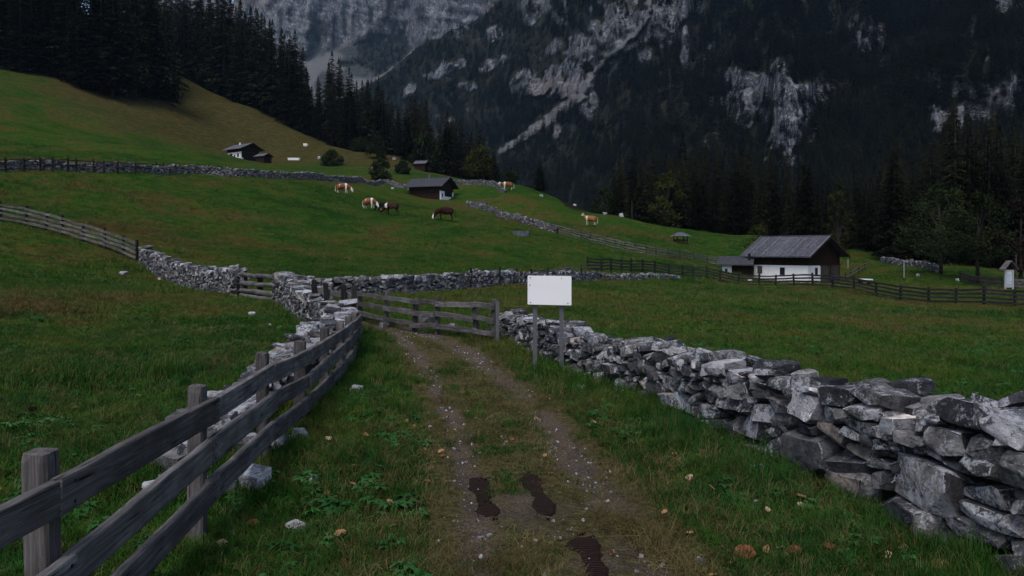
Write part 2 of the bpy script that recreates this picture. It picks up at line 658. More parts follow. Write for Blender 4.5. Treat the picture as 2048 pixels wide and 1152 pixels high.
def build_path():
    ys = np.concatenate([np.arange(-4, 1, .12), np.arange(1, 9, .04), np.arange(9, 15, .07), np.arange(15, 24, .1)])
    l = _interp(RUT_L, ys)
    r = _interp(RUT_R, ys)
    c = (l + r) / 2
    cs = np.convolve(np.pad(c, 12, mode='edge'), np.ones(25) / 25, 'valid')
    hw = 1.0 + .35 * np.clip((ys - 9) / 6, 0, 1)
    t = np.linspace(-1, 1, 56)
    X = cs[:, None] + t[None] * hw[:, None] + .0 * ys[:, None]
    Y = np.repeat(ys[:, None], 56, 1)
    X = X + .18 * np.abs(t)[None] ** 2 * np.sign(t)[None] * fbm(Y * 1.1, t[None] * 0 + Y * 0 + np.sign(t)[None] * 7, 4, 3)
    edge = sstep(.72, 1.0, np.abs(t))[None]
    Z = H(X, Y) + .013 + .022 * fbm(X * 3.1, Y * 3.1, 41, 2) - .06 * edge - .012
    me = grid_mesh('path', X, Y, Z + .006, M['path'])
    rw = np.clip(rut_weight(X, Y) * 1.15, 0, 1)
    # bare patch round the dark prints
    bare = np.exp(-(((X - .08) / .42) ** 2 + ((Y - 5.25) / .5) ** 2)) * .9 + np.exp(-(((X - .55) / .5) ** 2 + ((Y - 4.2) / .45) ** 2)) * .6
    fattr(me, 'rut', np.maximum(rw, bare))
    o = link('path', me)
    tag(o, kind='structure')


build_path()


# ------------------------------------------------------------------ mountains
def px_noise(u, v, s, seed, oct=4):
    return fbm(u / s, v / s, seed, oct)


ROCKS = [  # u, v, ru, rv, angle(deg), strength
    (1225, 75, 80, 42, -18, .95), (1130, 160, 44, 36, -30, 1.0), (1055, 165, 34, 30, -25, .62), (1065, 30, 16, 14, -40, .6),
    (990, 70, 14, 14, -30, .6), (822, 182, 20, 9, -50, .75), (890, 140, 36, 13, -22, .75), (924, 178, 26, 12, -20, .6),
    (1365, 22, 70, 24, -20, .75), (1330, 68, 30, 22, -25, .85), (1371, 88, 8, 36, 0, .9), 
    (1500, 190, 50, 46, -38, .95), (1545, 170, 34, 40, -30, .75), (1575, 265, 44, 46, 60, 1.0), (1640, 182, 44, 15, 0, .8), (1730, 77, 40, 20, -30, .85),
    (1895, 170, 48, 18, 10, .85), (1945, 225, 94, 24, -8, 1.0), (2020, 170, 40, 22, 0, .8), (2016, 8, 40, 14, 0, .8),
    (1560, 235, 60, 22, 20, .6), (1905, 240, 50, 18, 20, .7), (1240, 20, 40, 18, -30, .6), (1290, 110, 30, 14, -20, .6),
    
    (1100, 100, 30, 10, -30, .5), (1180, 200, 18, 30, 10, .6), (980, 130, 30, 9, -30, .5), (2200, 150, 80, 40, 0, .8),
]
GULLY = [(1300, 0), (1290, 45), (1242, 94), (1190, 139), (1162, 191), (1121, 222), (1062, 264), (1000, 305)]
GUL_W = [5, 6, 7, 8, 11, 13, 10, 6]
TALUS = [(832, 98), (800, 132), (760, 163)]
TAL_W = [3, 7, 13]


def stroke(u, v, pts, wid):
    best = np.zeros_like(u)
    for (a, b), wa, wb in zip(zip(pts[:-1], pts[1:]), wid[:-1], wid[1:]):
        ax, ay = a
        bx, by = b
        t = np.clip(((u - ax) * (bx - ax) + (v - ay) * (by - ay)) / ((bx - ax) ** 2 + (by - ay) ** 2), 0, 1)
        dx = np.hypot(u - ax - t * (bx - ax), v - ay - t * (by - ay))
        ww = wa + t * (wb - wa)
        best = np.maximum(best, 1 - sstep(.55, 1.1, dx / ww))
    return best


def rock_mask(u, v):
    m = np.zeros_like(u)
    wob = px_noise(u, v, 30, 61, 5) * 1.0 + px_noise(u * 1.3 + v * .4, v * .6, 9, 63, 3) * .45
    for (a, b, ru, rv, an, st) in ROCKS:
        ca, sa = math.cos(R(an)), math.sin(R(an))
        du, dv = u - a, v - b
        p = (du * ca + dv * sa) / ru
        q = (-du * sa + dv * ca) / rv
        e = 1.12 - np.hypot(p, q)
        m = np.maximum(m, st * sstep(-.25, .35, e + wob))
    m = sstep(.3, .62, m * (.72 + .5 * sstep(-.42, .1, px_noise(u * 1.0, v * 1.0, 14, 77, 3))))
    reg = np.interp(u, [700, 800, 1350, 1500, 2100], [.75, 1.0, 1.0, .45, .55]) * (v < 300)
    sp = px_noise(u * .55 + v * .55, v * .5 - u * .5, 20, 301, 6) * .8 + px_noise(u * 1.6, v * .7, 16, 305, 4) * .5
    m = np.maximum(m, sstep(.20, .30, sp) * reg * sstep(-.1, .25, px_noise(u, v, 110, 303, 2)))
    un = u + 10 * px_noise(u, v, 18, 5, 3) + 9 * px_noise(u, v, 7, 6, 2)
    g = stroke(un, v, GULLY, GUL_W)
    return m, g


def integrate(U, V, D0, tana):
    s = (VH - V) / FOC                    # rows run bottom to top
    ds = np.diff(s, axis=0)
    ta = np.maximum(tana[1:], s[1:] + .12)
    inc = ds / (ta - s[1:])
    ln = np.concatenate([np.zeros((1, U.shape[1])), np.cumsum(inc, 0)], 0)
    return D0 * np.exp(ln)


def blur(a, k):
    ker = np.ones(k) / k
    a = np.apply_along_axis(lambda r_: np.convolve(np.pad(r_, k // 2, mode='edge'), ker, 'valid')[:len(r_)], 0, a)
    return np.apply_along_axis(lambda r_: np.convolve(np.pad(r_, k // 2, mode='edge'), ker, 'valid')[:len(r_)], 1, a)


def m_mountain():
    n = NT('mountain_surface')
    p = n.pos()
    st = n.noise(n.vmul(p, (1, 1, .28)), .055, 7, .72, .3)
    fine = n.noise(n.vmul(p, (1, 1, .5)), .32, 5, .7)
    band = n.noise(n.vmul(p, (.25, .25, 1.2)), .05, 5, .7)
    rock = n.ramp(st, [(.30, (.046, .052, .066)), (.44, (.135, .145, .168)), (.58, (.22, .23, .255)), (.74, (.32, .325, .345))])
    rock = n.mix(n.ramp(fine, [(.32, .8), (.5, 0)]), rock, (.048, .052, .060))
    ck = n.noise(n.vmul(p, (1, 1, .22)), .035, 6, .65, .8)
    rock = n.mix(n.ramp(ck, [(.455, 0), (.485, .9), (.50, .9), (.53, 0)]), rock, (.030, .034, .042))
    ck2 = n.noise(n.vmul(n.vadd(p, (50, 9, 70)), (.5, .5, 1.3)), .06, 6, .7, .5)
    rock = n.mix(n.ramp(ck2, [(.46, 0), (.49, .8), (.50, .8), (.52, 0)]), rock, (.036, .038, .045))
    ck3 = n.noise(n.vmul(n.vadd(p, (20, 3, 7)), (1, 1, .35)), .15, 5, .65, .7)
    rock = n.mix(n.ramp(ck3, [(.455, 0), (.485, .85), (.505, .85), (.53, 0)]), rock, (.026, .030, .037))
    lt = n.noise(n.vadd(p, (5, 19, 7)), .11, 6, .75)
    rock = n.mix(n.ramp(lt, [(.54, 0), (.68, .7)]), rock, (.40, .40, .42))
    rock = n.mix(n.ramp(band, [(.36, .7), (.47, 0)]), rock, (.055, .055, .056))
    tint = n.noise(p, .012, 3, .5)
    rock = n.mix(n.ramp(tint, [(.55, 0), (.7, .4)]), rock, (.25, .195, .165))
    scree = n.ramp(n.noise(p, .5, 5, .75), [(.3, (.050, .052, .056)), (.52, (.15, .15, .155)), (.7, (.25, .245, .245))])
    veg = n.ramp(n.noise(p, .06, 5, .7), [(.3, (.008, .011, .008)), (.5, (.014, .016, .011)), (.72, (.036, .027, .017))])
    c = n.mix(n.attr('rock'), veg, rock)
    c = n.mix(n.attr('scree'), c, scree)
    n.col(c)
    n.bump(n.math('ADD', st, n.math('MULTIPLY', fine, .4)), 1.0, 9.0)
    n.rough(1)
    n.b.inputs['Specular IOR Level'].default_value = .05
    return n.m


M['mountain'] = m_mountain()
FOREST_PTS = []


def scatter_mask(U, V, X, Y, Z, ok, n, smin, smax, seed):
    rg = np.random.default_rng(seed)
    rr, cc = U.shape
    wgt = (np.clip(ok[:-1, :-1], 0, 1)).copy()
    flat = (wgt / wgt.sum()).ravel()
    k = rg.choice(flat.size, n, p=flat)
    i, j = np.divmod(k, cc - 1)
    a = rg.random(n)[:, None]
    b = rg.random(n)[:, None]
    co = np.stack([X, Y, Z], -1)
    pt = (co[i, j] * (1 - a) + co[i + 1, j] * a) * (1 - b) + (co[i, j + 1] * (1 - a) + co[i + 1, j + 1] * a) * b
    FOREST_PTS.append((pt, rg.uniform(smin, smax, n) * rg.uniform(.75, 1.1, n)))


def build_slope():
    us = np.arange(560, 2600, 3.0)
    t = np.linspace(0, 1, 250)
    top = np.interp(us, [560, 640, 700, 753, 829, 898, 947, 1006, 1060, 1150, 1300, 2700], [235, 212, 188, 162, 98, 64, 45, 0, -60, -140, -230, -260])
    top = top + 6 * px_noise(us, us * 0, 22, 3, 3) * (us < 1010)
    V = 520 + (top[None] - 520) * t[:, None]
    U = np.repeat(us[None], len(t), 0)
    rk, gl = rock_mask(U, V)
    D0 = np.interp(us, [560, 800, 1000, 1300, 1700, 2050, 2700], [980, 820, 640, 430, 330, 285, 250])[None]
    tana = .74 + 1.5 * blur(rk, 5)
    D = integrate(U, V, D0, tana)
    D = blur(D, 5)
    X = (U - U0) / FOC * D
    Z = EYE + (VH - V) / FOC * D
    rel = fbm(X / 90, Z / 60, 31, 5) * 34 + rk * (fbm(X / 22, Z / 34, 37, 4) * 15) + np.abs(fbm(X / 60, Z / 110, 39, 3)) * -22
    rel = rel * np.clip(D / 600, .4, 1.3) - gl * 8
    k = 1 + rel / D
    X, Y, Z2 = X * k, D * k, EYE + (Z - EYE) * k
    me = grid_mesh('mountain_slope', X, Y, Z2, M['mountain'])
    fattr(me, 'rock', np.clip(rk * 1.1, 0, 1))
    fattr(me, 'scree', np.clip(gl, 0, 1) * .9)
    tag(link('mountain_slope', me), kind='structure')
    open_ = sstep(.1, .45, px_noise(U, V, 26, 91, 3) + .3)
    ok = (1 - sstep(.12, .34, rk)) * (1 - .8 * sstep(.15, .5, np.roll(rk, -4, 0))) * (1 - sstep(.2, .5, gl)) * (.25 + .75 * open_) * (U < 2300) * (V > -60)
    ok = ok * np.where(V < top[None] + 12, .35, 1)
    scatter_mask(U, V, X, Y, Z2, ok, 27000, 9, 17, 5)
    ok2 = (rk > .3) * (1 - gl) * (px_noise(U, V, 12, 191, 2) > .12) * (U < 2200) * (V > -30)
    scatter_mask(U, V, X, Y, Z2, ok2, 700, 6, 13, 6)


def build_cliff():
    us = np.arange(180, 1400, 4.0)
    t = np.linspace(0, 1, 190)
    top = np.interp(us, [180, 430, 450, 464, 478, 520, 1400], [-200, -180, -10, 8, -20, -260, -320])
    V = 340 + (top[None] - 340) * t[:, None]
    U = np.repeat(us[None], len(t), 0)
    foot = np.interp(us, [180, 500, 600, 660, 720, 790, 850, 1400], [60, 80, 112, 104, 88, 72, 110, 150]) + 16 * px_noise(us, us * 0, 30, 8, 3)
    cl = sstep(-6, 6, foot[None] - V)
    tana = .62 + 3.4 * cl
    D = blur(integrate(U, V, np.full((1, len(us)), 1250.0), tana), 3)
    X = (U - U0) / FOC * D
    Z = EYE + (VH - V) / FOC * D
    butt = fbm(X / 85, Z / 420, 51, 4) * 70 + fbm(X / 30, Z / 60, 53, 4) * 26
    strata = fbm(X / 260, (Z + .25 * X) / 16, 57, 3) * 13
    rel = cl * (butt + strata) + (1 - cl) * fbm(X / 70, Z / 70, 58, 4) * 16
    k = 1 + rel / D
    X, Y, Z2 = X * k, D * k, EYE + (Z - EYE) * k
    me = grid_mesh('mountain_cliff', X, Y, Z2, M['mountain'])
    kn = np.maximum(1 - np.hypot((U - 757) / 62, (V - 112) / 52), 1 - np.hypot((U - 802) / 16, (V - 82) / 24)) + px_noise(U, V, 14, 6, 3) * .5
    kn = np.maximum(kn, (1 - np.hypot((U - 690) / 22, (V - 128) / 10)) * .6)
    veg = sstep(.05, .3, kn)
    st_ = np.zeros_like(U)
    for (a, b, ru, rv) in [(640, 62, 22, 34), (622, 95, 26, 10), (690, 45, 7, 42), (705, 40, 5, 36), (765, 40, 26, 34), (588, 20, 12, 8), (668, 70, 5, 30), (560, 30, 5, 30), (840, 22, 10, 26), (900, 20, 8, 24)]:
        st_ = np.maximum(st_, sstep(.0, .5, 1 - np.hypot((U - a) / ru, (V - b) / rv) + px_noise(U * 1.6, V * .45, 12, 140, 4) * 1.1))
    un = U + 6 * px_noise(U, V, 14, 15, 3)
    ta = stroke(un, V, TALUS, TAL_W)
    grassy = (1 - cl) * sstep(-.1, .2, px_noise(U, V, 34, 16, 3)) * .95
    fattr(me, 'rock', np.clip(np.maximum(cl * (1 - veg), (1 - cl) * .25) * (1 - veg) * (1 - .82 * st_ * cl), 0, 1))
    sc = (1 - cl) * (1 - veg) * .75 * (1 - grassy)
    fattr(me, 'scree', np.clip(np.maximum(sc, ta), 0, 1))
    tag(link('mountain_cliff', me), kind='structure')
    ok = veg * (V > 40) * (V < 200) * (1 - ta)
    scatter_mask(U, V, X, Y, Z2, ok, 420, 12, 20, 7)
    ok = (px_noise(U, V, 15, 99, 2) > .2) * (U > 560) * (U < 1010) * (V > -20) * (V < 110) * (1 - ta)
    scatter_mask(U, V, X, Y, Z2, ok * (px_noise(U, V, 40, 98, 2) > .12), 90, 6, 11, 8)


build_slope()
build_cliff()


# ------------------------------------------------------------------ scattered instances (for what nobody could count)
def scatter(name, pts, rot, scl, idx, protos, kind='stuff', label=None, cat=None):
    col = bpy.data.collections.new(name + '_source')
    for i, o in enumerate(protos):
        for cc in list(o.users_collection):
            cc.objects.unlink(o)
        col.objects.link(o)
    me = bpy.data.meshes.new(name)
    n = len(pts)
    me.vertices.add(n)
    me.vertices.foreach_set('co', np.asarray(pts, np.float32).ravel())
    a = me.attributes.new('rot', 'FLOAT_VECTOR', 'POINT')
    a.data.foreach_set('vector', np.asarray(rot, np.float32).ravel())
    a = me.attributes.new('scl', 'FLOAT_VECTOR', 'POINT')
    a.data.foreach_set('vector', np.asarray(scl, np.float32).ravel())
    a = me.attributes.new('pick', 'INT', 'POINT')
    a.data.foreach_set('value', np.asarray(idx, np.int32).ravel())
    o = bpy.data.objects.new(name, me)
    C.objects.link(o)
    ng = bpy.data.node_groups.new(name + '_nodes', 'GeometryNodeTree')
    ng.interface.new_socket('Geometry', in_out='INPUT', socket_type='NodeSocketGeometry')
    ng.interface.new_socket('Geometry', in_out='OUTPUT', socket_type='NodeSocketGeometry')
    gi = ng.nodes.new('NodeGroupInput')
    go = ng.nodes.new('NodeGroupOutput')
    ip = ng.nodes.new('GeometryNodeInstanceOnPoints')
    ci = ng.nodes.new('GeometryNodeCollectionInfo')
    ci.inputs['Collection'].default_value = col
    ci.inputs['Separate Children'].default_value = True
    ci.inputs['Reset Children'].default_value = True

    def na(nm, typ):
        q = ng.nodes.new('GeometryNodeInputNamedAttribute')
        q.data_type = typ
        q.inputs['Name'].default_value = nm
        return q.outputs['Attribute']
    ip.inputs['Pick Instance'].default_value = True
    ng.links.new(gi.outputs[0], ip.inputs['Points'])
    ng.links.new(ci.outputs[0], ip.inputs['Instance'])
    ng.links.new(na('pick', 'INT'), ip.inputs['Instance Index'])
    ng.links.new(na('rot', 'FLOAT_VECTOR'), ip.inputs['Rotation'])
    ng.links.new(na('scl', 'FLOAT_VECTOR'), ip.inputs['Scale'])
    ng.links.new(ip.outputs[0], go.inputs[0])
    md = o.modifiers.new('scatter', 'NODES')
    md.node_group = ng
    return tag(o, label, cat, kind=kind)


def proto(name, me):
    o = bpy.data.objects.new(name, me)
    return o


# ------------------------------------------------------------------ trees
def spruce_mesh(seed, h=20.0, rmax=3.0, whorls=44, per=6, tw=8, bare=.06):
    rg = random.Random(seed)
    vv, ff = [], []

    def tri(a, b, c):
        k = len(vv)
        vv.extend([tuple(a), tuple(b), tuple(c)])
        ff.append((k, k + 1, k + 2))
    for i in range(whorls):
        f = (i + rg.random() * .6) / whorls
        z = h * (bare + (1 - bare) * f)
        L0 = rmax * ((1 - f) ** .82) * (.35 + .65 * min(1, f * 6 + .35)) + .12
        for k in range(per):
            if rg.random() < .07:
                continue
            a = rg.random() * 6.283
            L = L0 * rg.uniform(.6, 1.18)
            dz = -L * rg.uniform(.18, .5) + L * .15
            d = Vector((math.cos(a), math.sin(a), 0))
            s = Vector((-d.y, d.x, 0))
            z0 = z + rg.uniform(-.2, .2)
            base = Vector((0, 0, z0))
            tip = d * L + Vector((0, 0, z0 + dz))
            for q in range(tw):
                t0 = (q + .2) / tw
                t1 = min(1.0, t0 + 1.7 / tw)
                p0 = base.lerp(tip, t0)
                p1 = base.lerp(tip, t1)
                p0.z += L * .10 * math.sin(t0 * 3.1)
                p1.z += L * .10 * math.sin(t1 * 3.1)
                sg = 1 if q % 2 else -1
                wd = L * (.34 * (1 - t0) + .09) * rg.uniform(.7, 1.3)
                out = p1 + s * sg * wd + Vector((0, 0, -rg.uniform(.05, .42) * wd - .10))
                tri(p0, p1, out)
                if rg.random() < .75:
                    hang = p0.lerp(p1, .5) + s * sg * wd * .35 + Vector((0, 0, -rg.uniform(.25, .6) * (.4 + L * .16)))
                    tri(p0, p1, hang)
    for k in range(5):
        a = k * 1.256
        tri((.0, 0, h * 1.02), (.22 * math.cos(a), .22 * math.sin(a), h * .955), (.22 * math.cos(a + .9), .22 * math.sin(a + .9), h * .95))
    return mesh_py('spruce_crown', vv, ff, M['spruce'])


def trunk_mesh(h, r, mat, name='trunk', lean=0):
    mb = MB()
    mb.tube([(0, 0, -.6), (0, 0, h * .3), (lean, 0, h * .7), (lean, 0, h * .97)], [r * 1.15, r * .85, r * .5, r * .08], 7)
    return mb.mesh(name, mat, True)


SPR = []
for k in range(6):
    rm = [2.7, 3.3, 3.0, 3.8, 2.4, 3.4][k]
    SPR.append((spruce_mesh(100 + k, 20, rm, [46, 42, 50, 44, 48, 40][k], 7, 8, [.03, .05, .02, .04, .10, .03][k]), trunk_mesh(20, .26, M['bark'])))


def spruce(x, y, height, label, group, var=None, wide=1.0):
    z = h1(x, y)
    o = empty('spruce_tree', (x, y, z - .1), random.uniform(0, 6.28))
    s = height / 20.0
    o.scale = (s * wide, s * wide, s)
    cm, tm = SPR[random.randrange(6) if var is None else var]
    link('trunk', tm, None, o)
    link('crown', cm, None, o)
    return tag(o, label, 'tree', group)


def broad_tree(x, y, height, width, label, mat, seed, name='broadleaf_tree', trunk_f=.3, leaves=2600, leaf=.28, lean=0.0, group=None, cat='tree', bark=None, clumps=26, open_=.25):
    rg = random.Random(seed)
    z = h1(x, y)
    o = empty(name, (x, y, z), rg.uniform(0, 6.28))
    th = height * trunk_f
    mb = MB()
    r0 = max(.05, height * .018)
    top = Vector((lean, 0, height * .82))
    mb.tube([(0, 0, -.4), (lean * .2, 0, th), tuple(top * .75 + Vector((0, 0, height * .1))), tuple(top)], [r0 * 1.25, r0 * .95, r0 * .5, r0 * .12], 7)
    cents = []
    for k in range(clumps):
        a = rg.uniform(0, 6.283)
        f = rg.uniform(0, 1)
        zz = th * .85 + (height - th * .85) * f
        prof = math.sin(min(1, max(.0, f * .88 + .14)) * math.pi) ** .55
        rr = width / 2 * prof * math.sqrt(rg.uniform(.15, 1))
        c = Vector((lean * f + rr * math.cos(a), rr * math.sin(a), zz - .08 * height * (rr / (width / 2)) ** 2))
        cents.append((c, rg.uniform(.12, .22) * width * (.8 + .3 * (1 - f))))
        sp = Vector((lean * f * .6, 0, th * .8 + (zz - th * .8) * rg.uniform(.25, .6)))
        mb.tube([tuple(sp), tuple(sp.lerp(c, .55) + Vector((0, 0, .04 * height))), tuple(c)], [r0 * .34, r0 * .2, r0 * .05], 5, False)
    mb.build('trunk', bark or M['bark'], o, True)
    vv, ff = [], []
    per = leaves // clumps
    for c, rad in cents:
        for k in range(per):
            d = Vector((rg.gauss(0, 1), rg.gauss(0, 1), rg.gauss(0, .72)))
            d.normalize()
            p = c + d * rad * (rg.random() ** open_)
            n = Vector((rg.gauss(0, 1), rg.gauss(0, 1), rg.gauss(0, 1))).normalized()
            t = n.orthogonal().normalized()
            b = n.cross(t)
            L = leaf * rg.uniform(.6, 1.35)
            i = len(vv)
            vv += [tuple(p - t * L * .5), tuple(p + b * L * .32), tuple(p + t * L * .6), tuple(p - b * L * .32)]
            ff.append((i, i + 1, i + 2, i + 3))
    link('crown', mesh_py('crown', vv, ff, mat), None, o)
    return tag(o, label, cat, group)


print('T', round(time.time() - T0, 1))
def sector(u, bounds, names):
    k = 0
    while k < len(bounds) and u > bounds[k]:
        k += 1
    return names[k]


# spruces on the upper left slope: front edge of the wood
LFG = 'spruces at the lower edge of the wood on the upper left slope'
for u, v, hh in [(-60, 128, 34), (-15, 136, 30), (22, 140, 33), (48, 143, 27), (75, 148, 33), (98, 152, 30), (122, 158, 27), (140, 163, 34), (160, 172, 29), (180, 180, 35),
                 (200, 188, 33), (222, 196, 36), (246, 199, 33), (268, 200, 37), (290, 199, 33), (308, 197, 37), (326, 194, 30)]:
    p = gp(u, v, 90)
    spruce(p.x, p.y + random.uniform(-2, 3), hh * random.uniform(.93, 1.07), 'dark spruce at the front edge of the upper left wood, ' + sector(u, [30, 110, 190, 260, 300], ['at the picture edge', 'near the picture edge', 'where the edge dips down', 'left of the lowest trees', 'among the lowest trees', 'beside the brown slope']), LFG, wide=1.25)
for k in range(46):
    u = random.uniform(-80, 335)
    base = np.interp(u, [-80, 0, 120, 220, 335], [190, 196, 202, 212, 226])
    d = base + random.uniform(6, 55)
    x = (u - U0) / FOC * d
    spruce(x, d, random.uniform(27, 38), 'dark spruce deep inside the upper left wood, ' + sector(u, [60, 200, 290], ['at the picture edge', 'in its middle', 'behind the lowest trees', 'beside the brown slope']), 'spruces inside the wood on the upper left slope', wide=1.2)

# spruces behind the brown ridge, stepping down to the right
RU = [335, 400, 500, 600, 700, 800, 900, 1000]
RD = [290, 285, 270, 254, 234, 217, 194, 158]
TOPV = ([335, 450, 480, 540, 590, 618, 640, 665, 700, 745, 762, 800, 830, 860, 900, 950, 985, 1005], [-60, -40, -5, 32, 66, 125, 150, 98, 128, 160, 175, 215, 178, 205, 220, 255, 285, 335])
for row, (n_, off0, off1, low) in enumerate([(34, 3, 12, 26), (40, 12, 30, 12), (34, 30, 55, 0)]):
    for k in range(n_):
        u = 338 + (1000 - 338) * (k + random.uniform(.1, .9)) / n_
        d = np.interp(u, RU, RD) + random.uniform(off0, off1)
        x = (u - U0) / FOC * d
        zt = EYE + (VH - (np.interp(u, *TOPV) + random.uniform(0, 30 + low))) / FOC * d
        hh = zt - h1(x, d)
        if hh < 5 or hh > 48:
            hh = min(max(hh, 9), 44)
        spruce(x, d, hh, ['front', 'middle', 'back'][row] + ' row spruce behind the brown ridge, ' + sector(u, [440, 540, 640, 720, 800, 880, 950], ['next to the upper left wood', 'left of the grey cliff foot', 'above the upper chalet', 'above the white boulder', 'behind the cone shaped bush', 'left of the rounded green tree', 'right of the rounded green tree', 'behind the olive tree']), 'spruces behind the brown grass ridge', wide=.95 + (.25 if hh < 20 else 0))
for u, vt, d in [(480, 0, 278), (512, 14, 272), (545, 38, 268), (590, 58, 262), (606, 92, 262), (664, 100, 252), (735, 158, 236), (757, 152, 240), (832, 178, 225), (849, 196, 222), (905, 222, 205), (960, 258, 188)]:
    x = (u - U0) / FOC * d
    zt = EYE + (VH - vt) / FOC * d
    spruce(x, d, zt - h1(x, d), 'tall pointed spruce standing out of the ridge wood, ' + sector(u, [495, 530, 565, 600, 630, 700, 745, 800, 840, 880, 930], ['first from the left', 'second from the left', 'third from the left', 'fourth from the left', 'fifth from the left', 'below the scree', 'left of the pale talus strip', 'below the pale talus strip', 'left one above the rounded green tree', 'right one above the rounded green tree', 'left of the olive tree', 'above the olive tree']), 'tall spruces standing out above the ridge wood')

# spruces of the valley wood on the right
RTOP = ([1050, 1085, 1130, 1200, 1240, 1300, 1390, 1440, 1475, 1550, 1580, 1620, 1660, 1700, 1745, 1788, 1830, 1870, 1910, 1950, 1990, 2040, 2200],
        [330, 322, 400, 372, 300, 285, 268, 290, 278, 290, 325, 305, 345, 318, 325, 275, 300, 270, 190, 250, 215, 240, 220])
for row, (n_, dlo, dhi, low) in enumerate([(58, 0, 8, 40), (60, 8, 24, 15), (53, 24, 50, -20)]):
    for k in range(n_):
        u = 1215 + (2420 - 1215) * (k + random.uniform(.1, .9)) / n_
        d = np.interp(u, [1215, 1400, 1520, 1700, 1900, 2130], [132, 122, 116, 112, 96, 92]) + random.uniform(dlo, dhi)
        x = (u - U0) / FOC * d
        zt = EYE + (VH - (np.interp(u, *RTOP) + random.uniform(5, 30) + max(low, -20) * random.random())) / FOC * d
        hh = min(max(zt - h1(x, d), 6), 34)
        spruce(x, d, hh, ['front', 'middle', 'back'][row] + ' row spruce of the valley wood, ' + sector(u, [1265, 1320, 1390, 1450, 1520, 1580, 1640, 1700, 1760, 1820, 1880, 1940, 2000, 2050, 2150], ['left of the bare pole', 'right of the bare pole', 'at the yellowing tree', 'right of the hay feeder', 'left of the barn roof', 'above the left barn roof', 'above the middle barn roof', 'above the barn gable', 'right of the barn', 'at the pointed spruce', 'right of the pointed spruce', 'at the tallest spruce', 'above the spreading tree', 'above the shrine', 'at the right picture edge', 'beyond the right picture edge']), 'spruces of the valley wood behind the white barn', wide=1.05)
spruce((1910 - U0) / FOC * 98, 98, EYE + (VH - 190) / FOC * 98 - h1((1910 - U0) / FOC * 98, 98), 'tallest slender spruce rising above the wood on the right', None, 4, .85)
spruce((1788 - U0) / FOC * 104, 104, EYE + (VH - 272) / FOC * 104 - h1((1788 - U0) / FOC * 104, 104), 'pointed spruce left of the tallest slender spruce', None, 2, 1.15)
spruce((1612 - U0) / FOC * 112, 112, EYE + (VH - 303) / FOC * 112 - h1((1612 - U0) / FOC * 112, 112), 'broad spruce directly above the white barn roof', None, 3, 1.2)
p = gp(1080, 398, 60)
spruce((1080 - U0) / FOC * 160, 160, EYE + (VH - 322) / FOC * 160 - h1((1080 - U0) / FOC * 160, 160), 'lone wide spruce beyond the meadow edge right of the standing brown cow', None, 3, 1.55)

bt = broad_tree
def at(u, d):
    return ((u - U0) / FOC * d, d)


def top_h(u, d, vt):
    return EYE + (VH - vt) / FOC * d - h1((u - U0) / FOC * d, d)


bt(*at(852, 212), top_h(852, 212, 266), 9.5, 'rounded green tree at the wood edge above the dark roofed house', M['broad'], 1, leaf=.55, leaves=3000, trunk_f=.12)
bt(*at(955, 170), top_h(955, 170, 290), 7.2, 'round olive tree with pale trunks behind the upper stone wall', M['yellow'], 2, leaf=.42, leaves=3000, trunk_f=.26)
bt(*at(1020, 165), top_h(1020, 165, 340), 4.2, 'small round green tree behind the standing cow', M['broad'], 3, leaf=.35, leaves=1500, trunk_f=.15)
bt(*at(1205, 136), top_h(1205, 136, 380), 5.0, 'round grey green bush on the meadow crest left of the valley wood', M['broad'], 4, 'bush', leaf=.3, leaves=2200, trunk_f=.08, cat='bush')
bt(*at(1518, 104), top_h(1518, 104, 452), 3.6, 'small yellow green shrub behind the white barn roof', M['yellow'], 5, 'bush', leaf=.25, leaves=900, trunk_f=.2, cat='bush', open_=.5)
bt(*at(1335, 124), top_h(1335, 124, 345), 5.5, 'yellowing tree at the left edge of the valley wood', M['yellow'], 6, leaf=.4, leaves=2200, trunk_f=.12, open_=.5, clumps=40)
bt(*at(1676, 106), top_h(1676, 106, 370), 3.4, 'slim yellowing tree between spruces above the barn gable', M['yellow'], 7, leaf=.3, leaves=1500, trunk_f=.12, open_=.5, clumps=40)
bt(*at(1882, 78), top_h(1882, 78, 378), 8.5, 'gnarled leafy tree with thick pale forked trunk behind the far wall', M['broad'], 8, leaf=.2, leaves=7000, trunk_f=.3, lean=.5, open_=.6)
bt(*at(1955, 72), top_h(1955, 72, 392), 5.8, 'spreading green tree with thin straight trunk beside the plank fence', M['broad'], 9, leaf=.19, leaves=6500, trunk_f=.36)
bt(*at(2042, 70), top_h(2042, 70, 405), 5.2, 'russet brown tree at the right edge beside the shrine', M['russet'], 10, leaf=.2, leaves=4800, trunk_f=.28)
for u, v, hh, ww, lb, sd in [(664, 331, 3.6, 5.6, 'wide dark bush right of the pale trough on the brown slope', 11), (754, 318, 6.8, 5.6, 'tall dark cone shaped bush at the ridge wood edge', 12),
                             (761, 360, 4.6, 4.8, 'dark bush directly in front of the upper stone wall left of the house', 13), (805, 348, 3.2, 3.4, 'small dark bush on the slope behind the dark roofed house', 14),
                             (720, 292, 4.2, 6, 'green bush on the ridge left of the cone shaped bush', 15)]:
    p = gp(u, v, 100)
    bt(p.x, p.y, hh, ww, lb, M['broad'], sd, 'bush', trunk_f=.04, leaf=.34, leaves=4200, cat='bush', clumps=46, open_=.45)


print('T', round(time.time() - T0, 1))
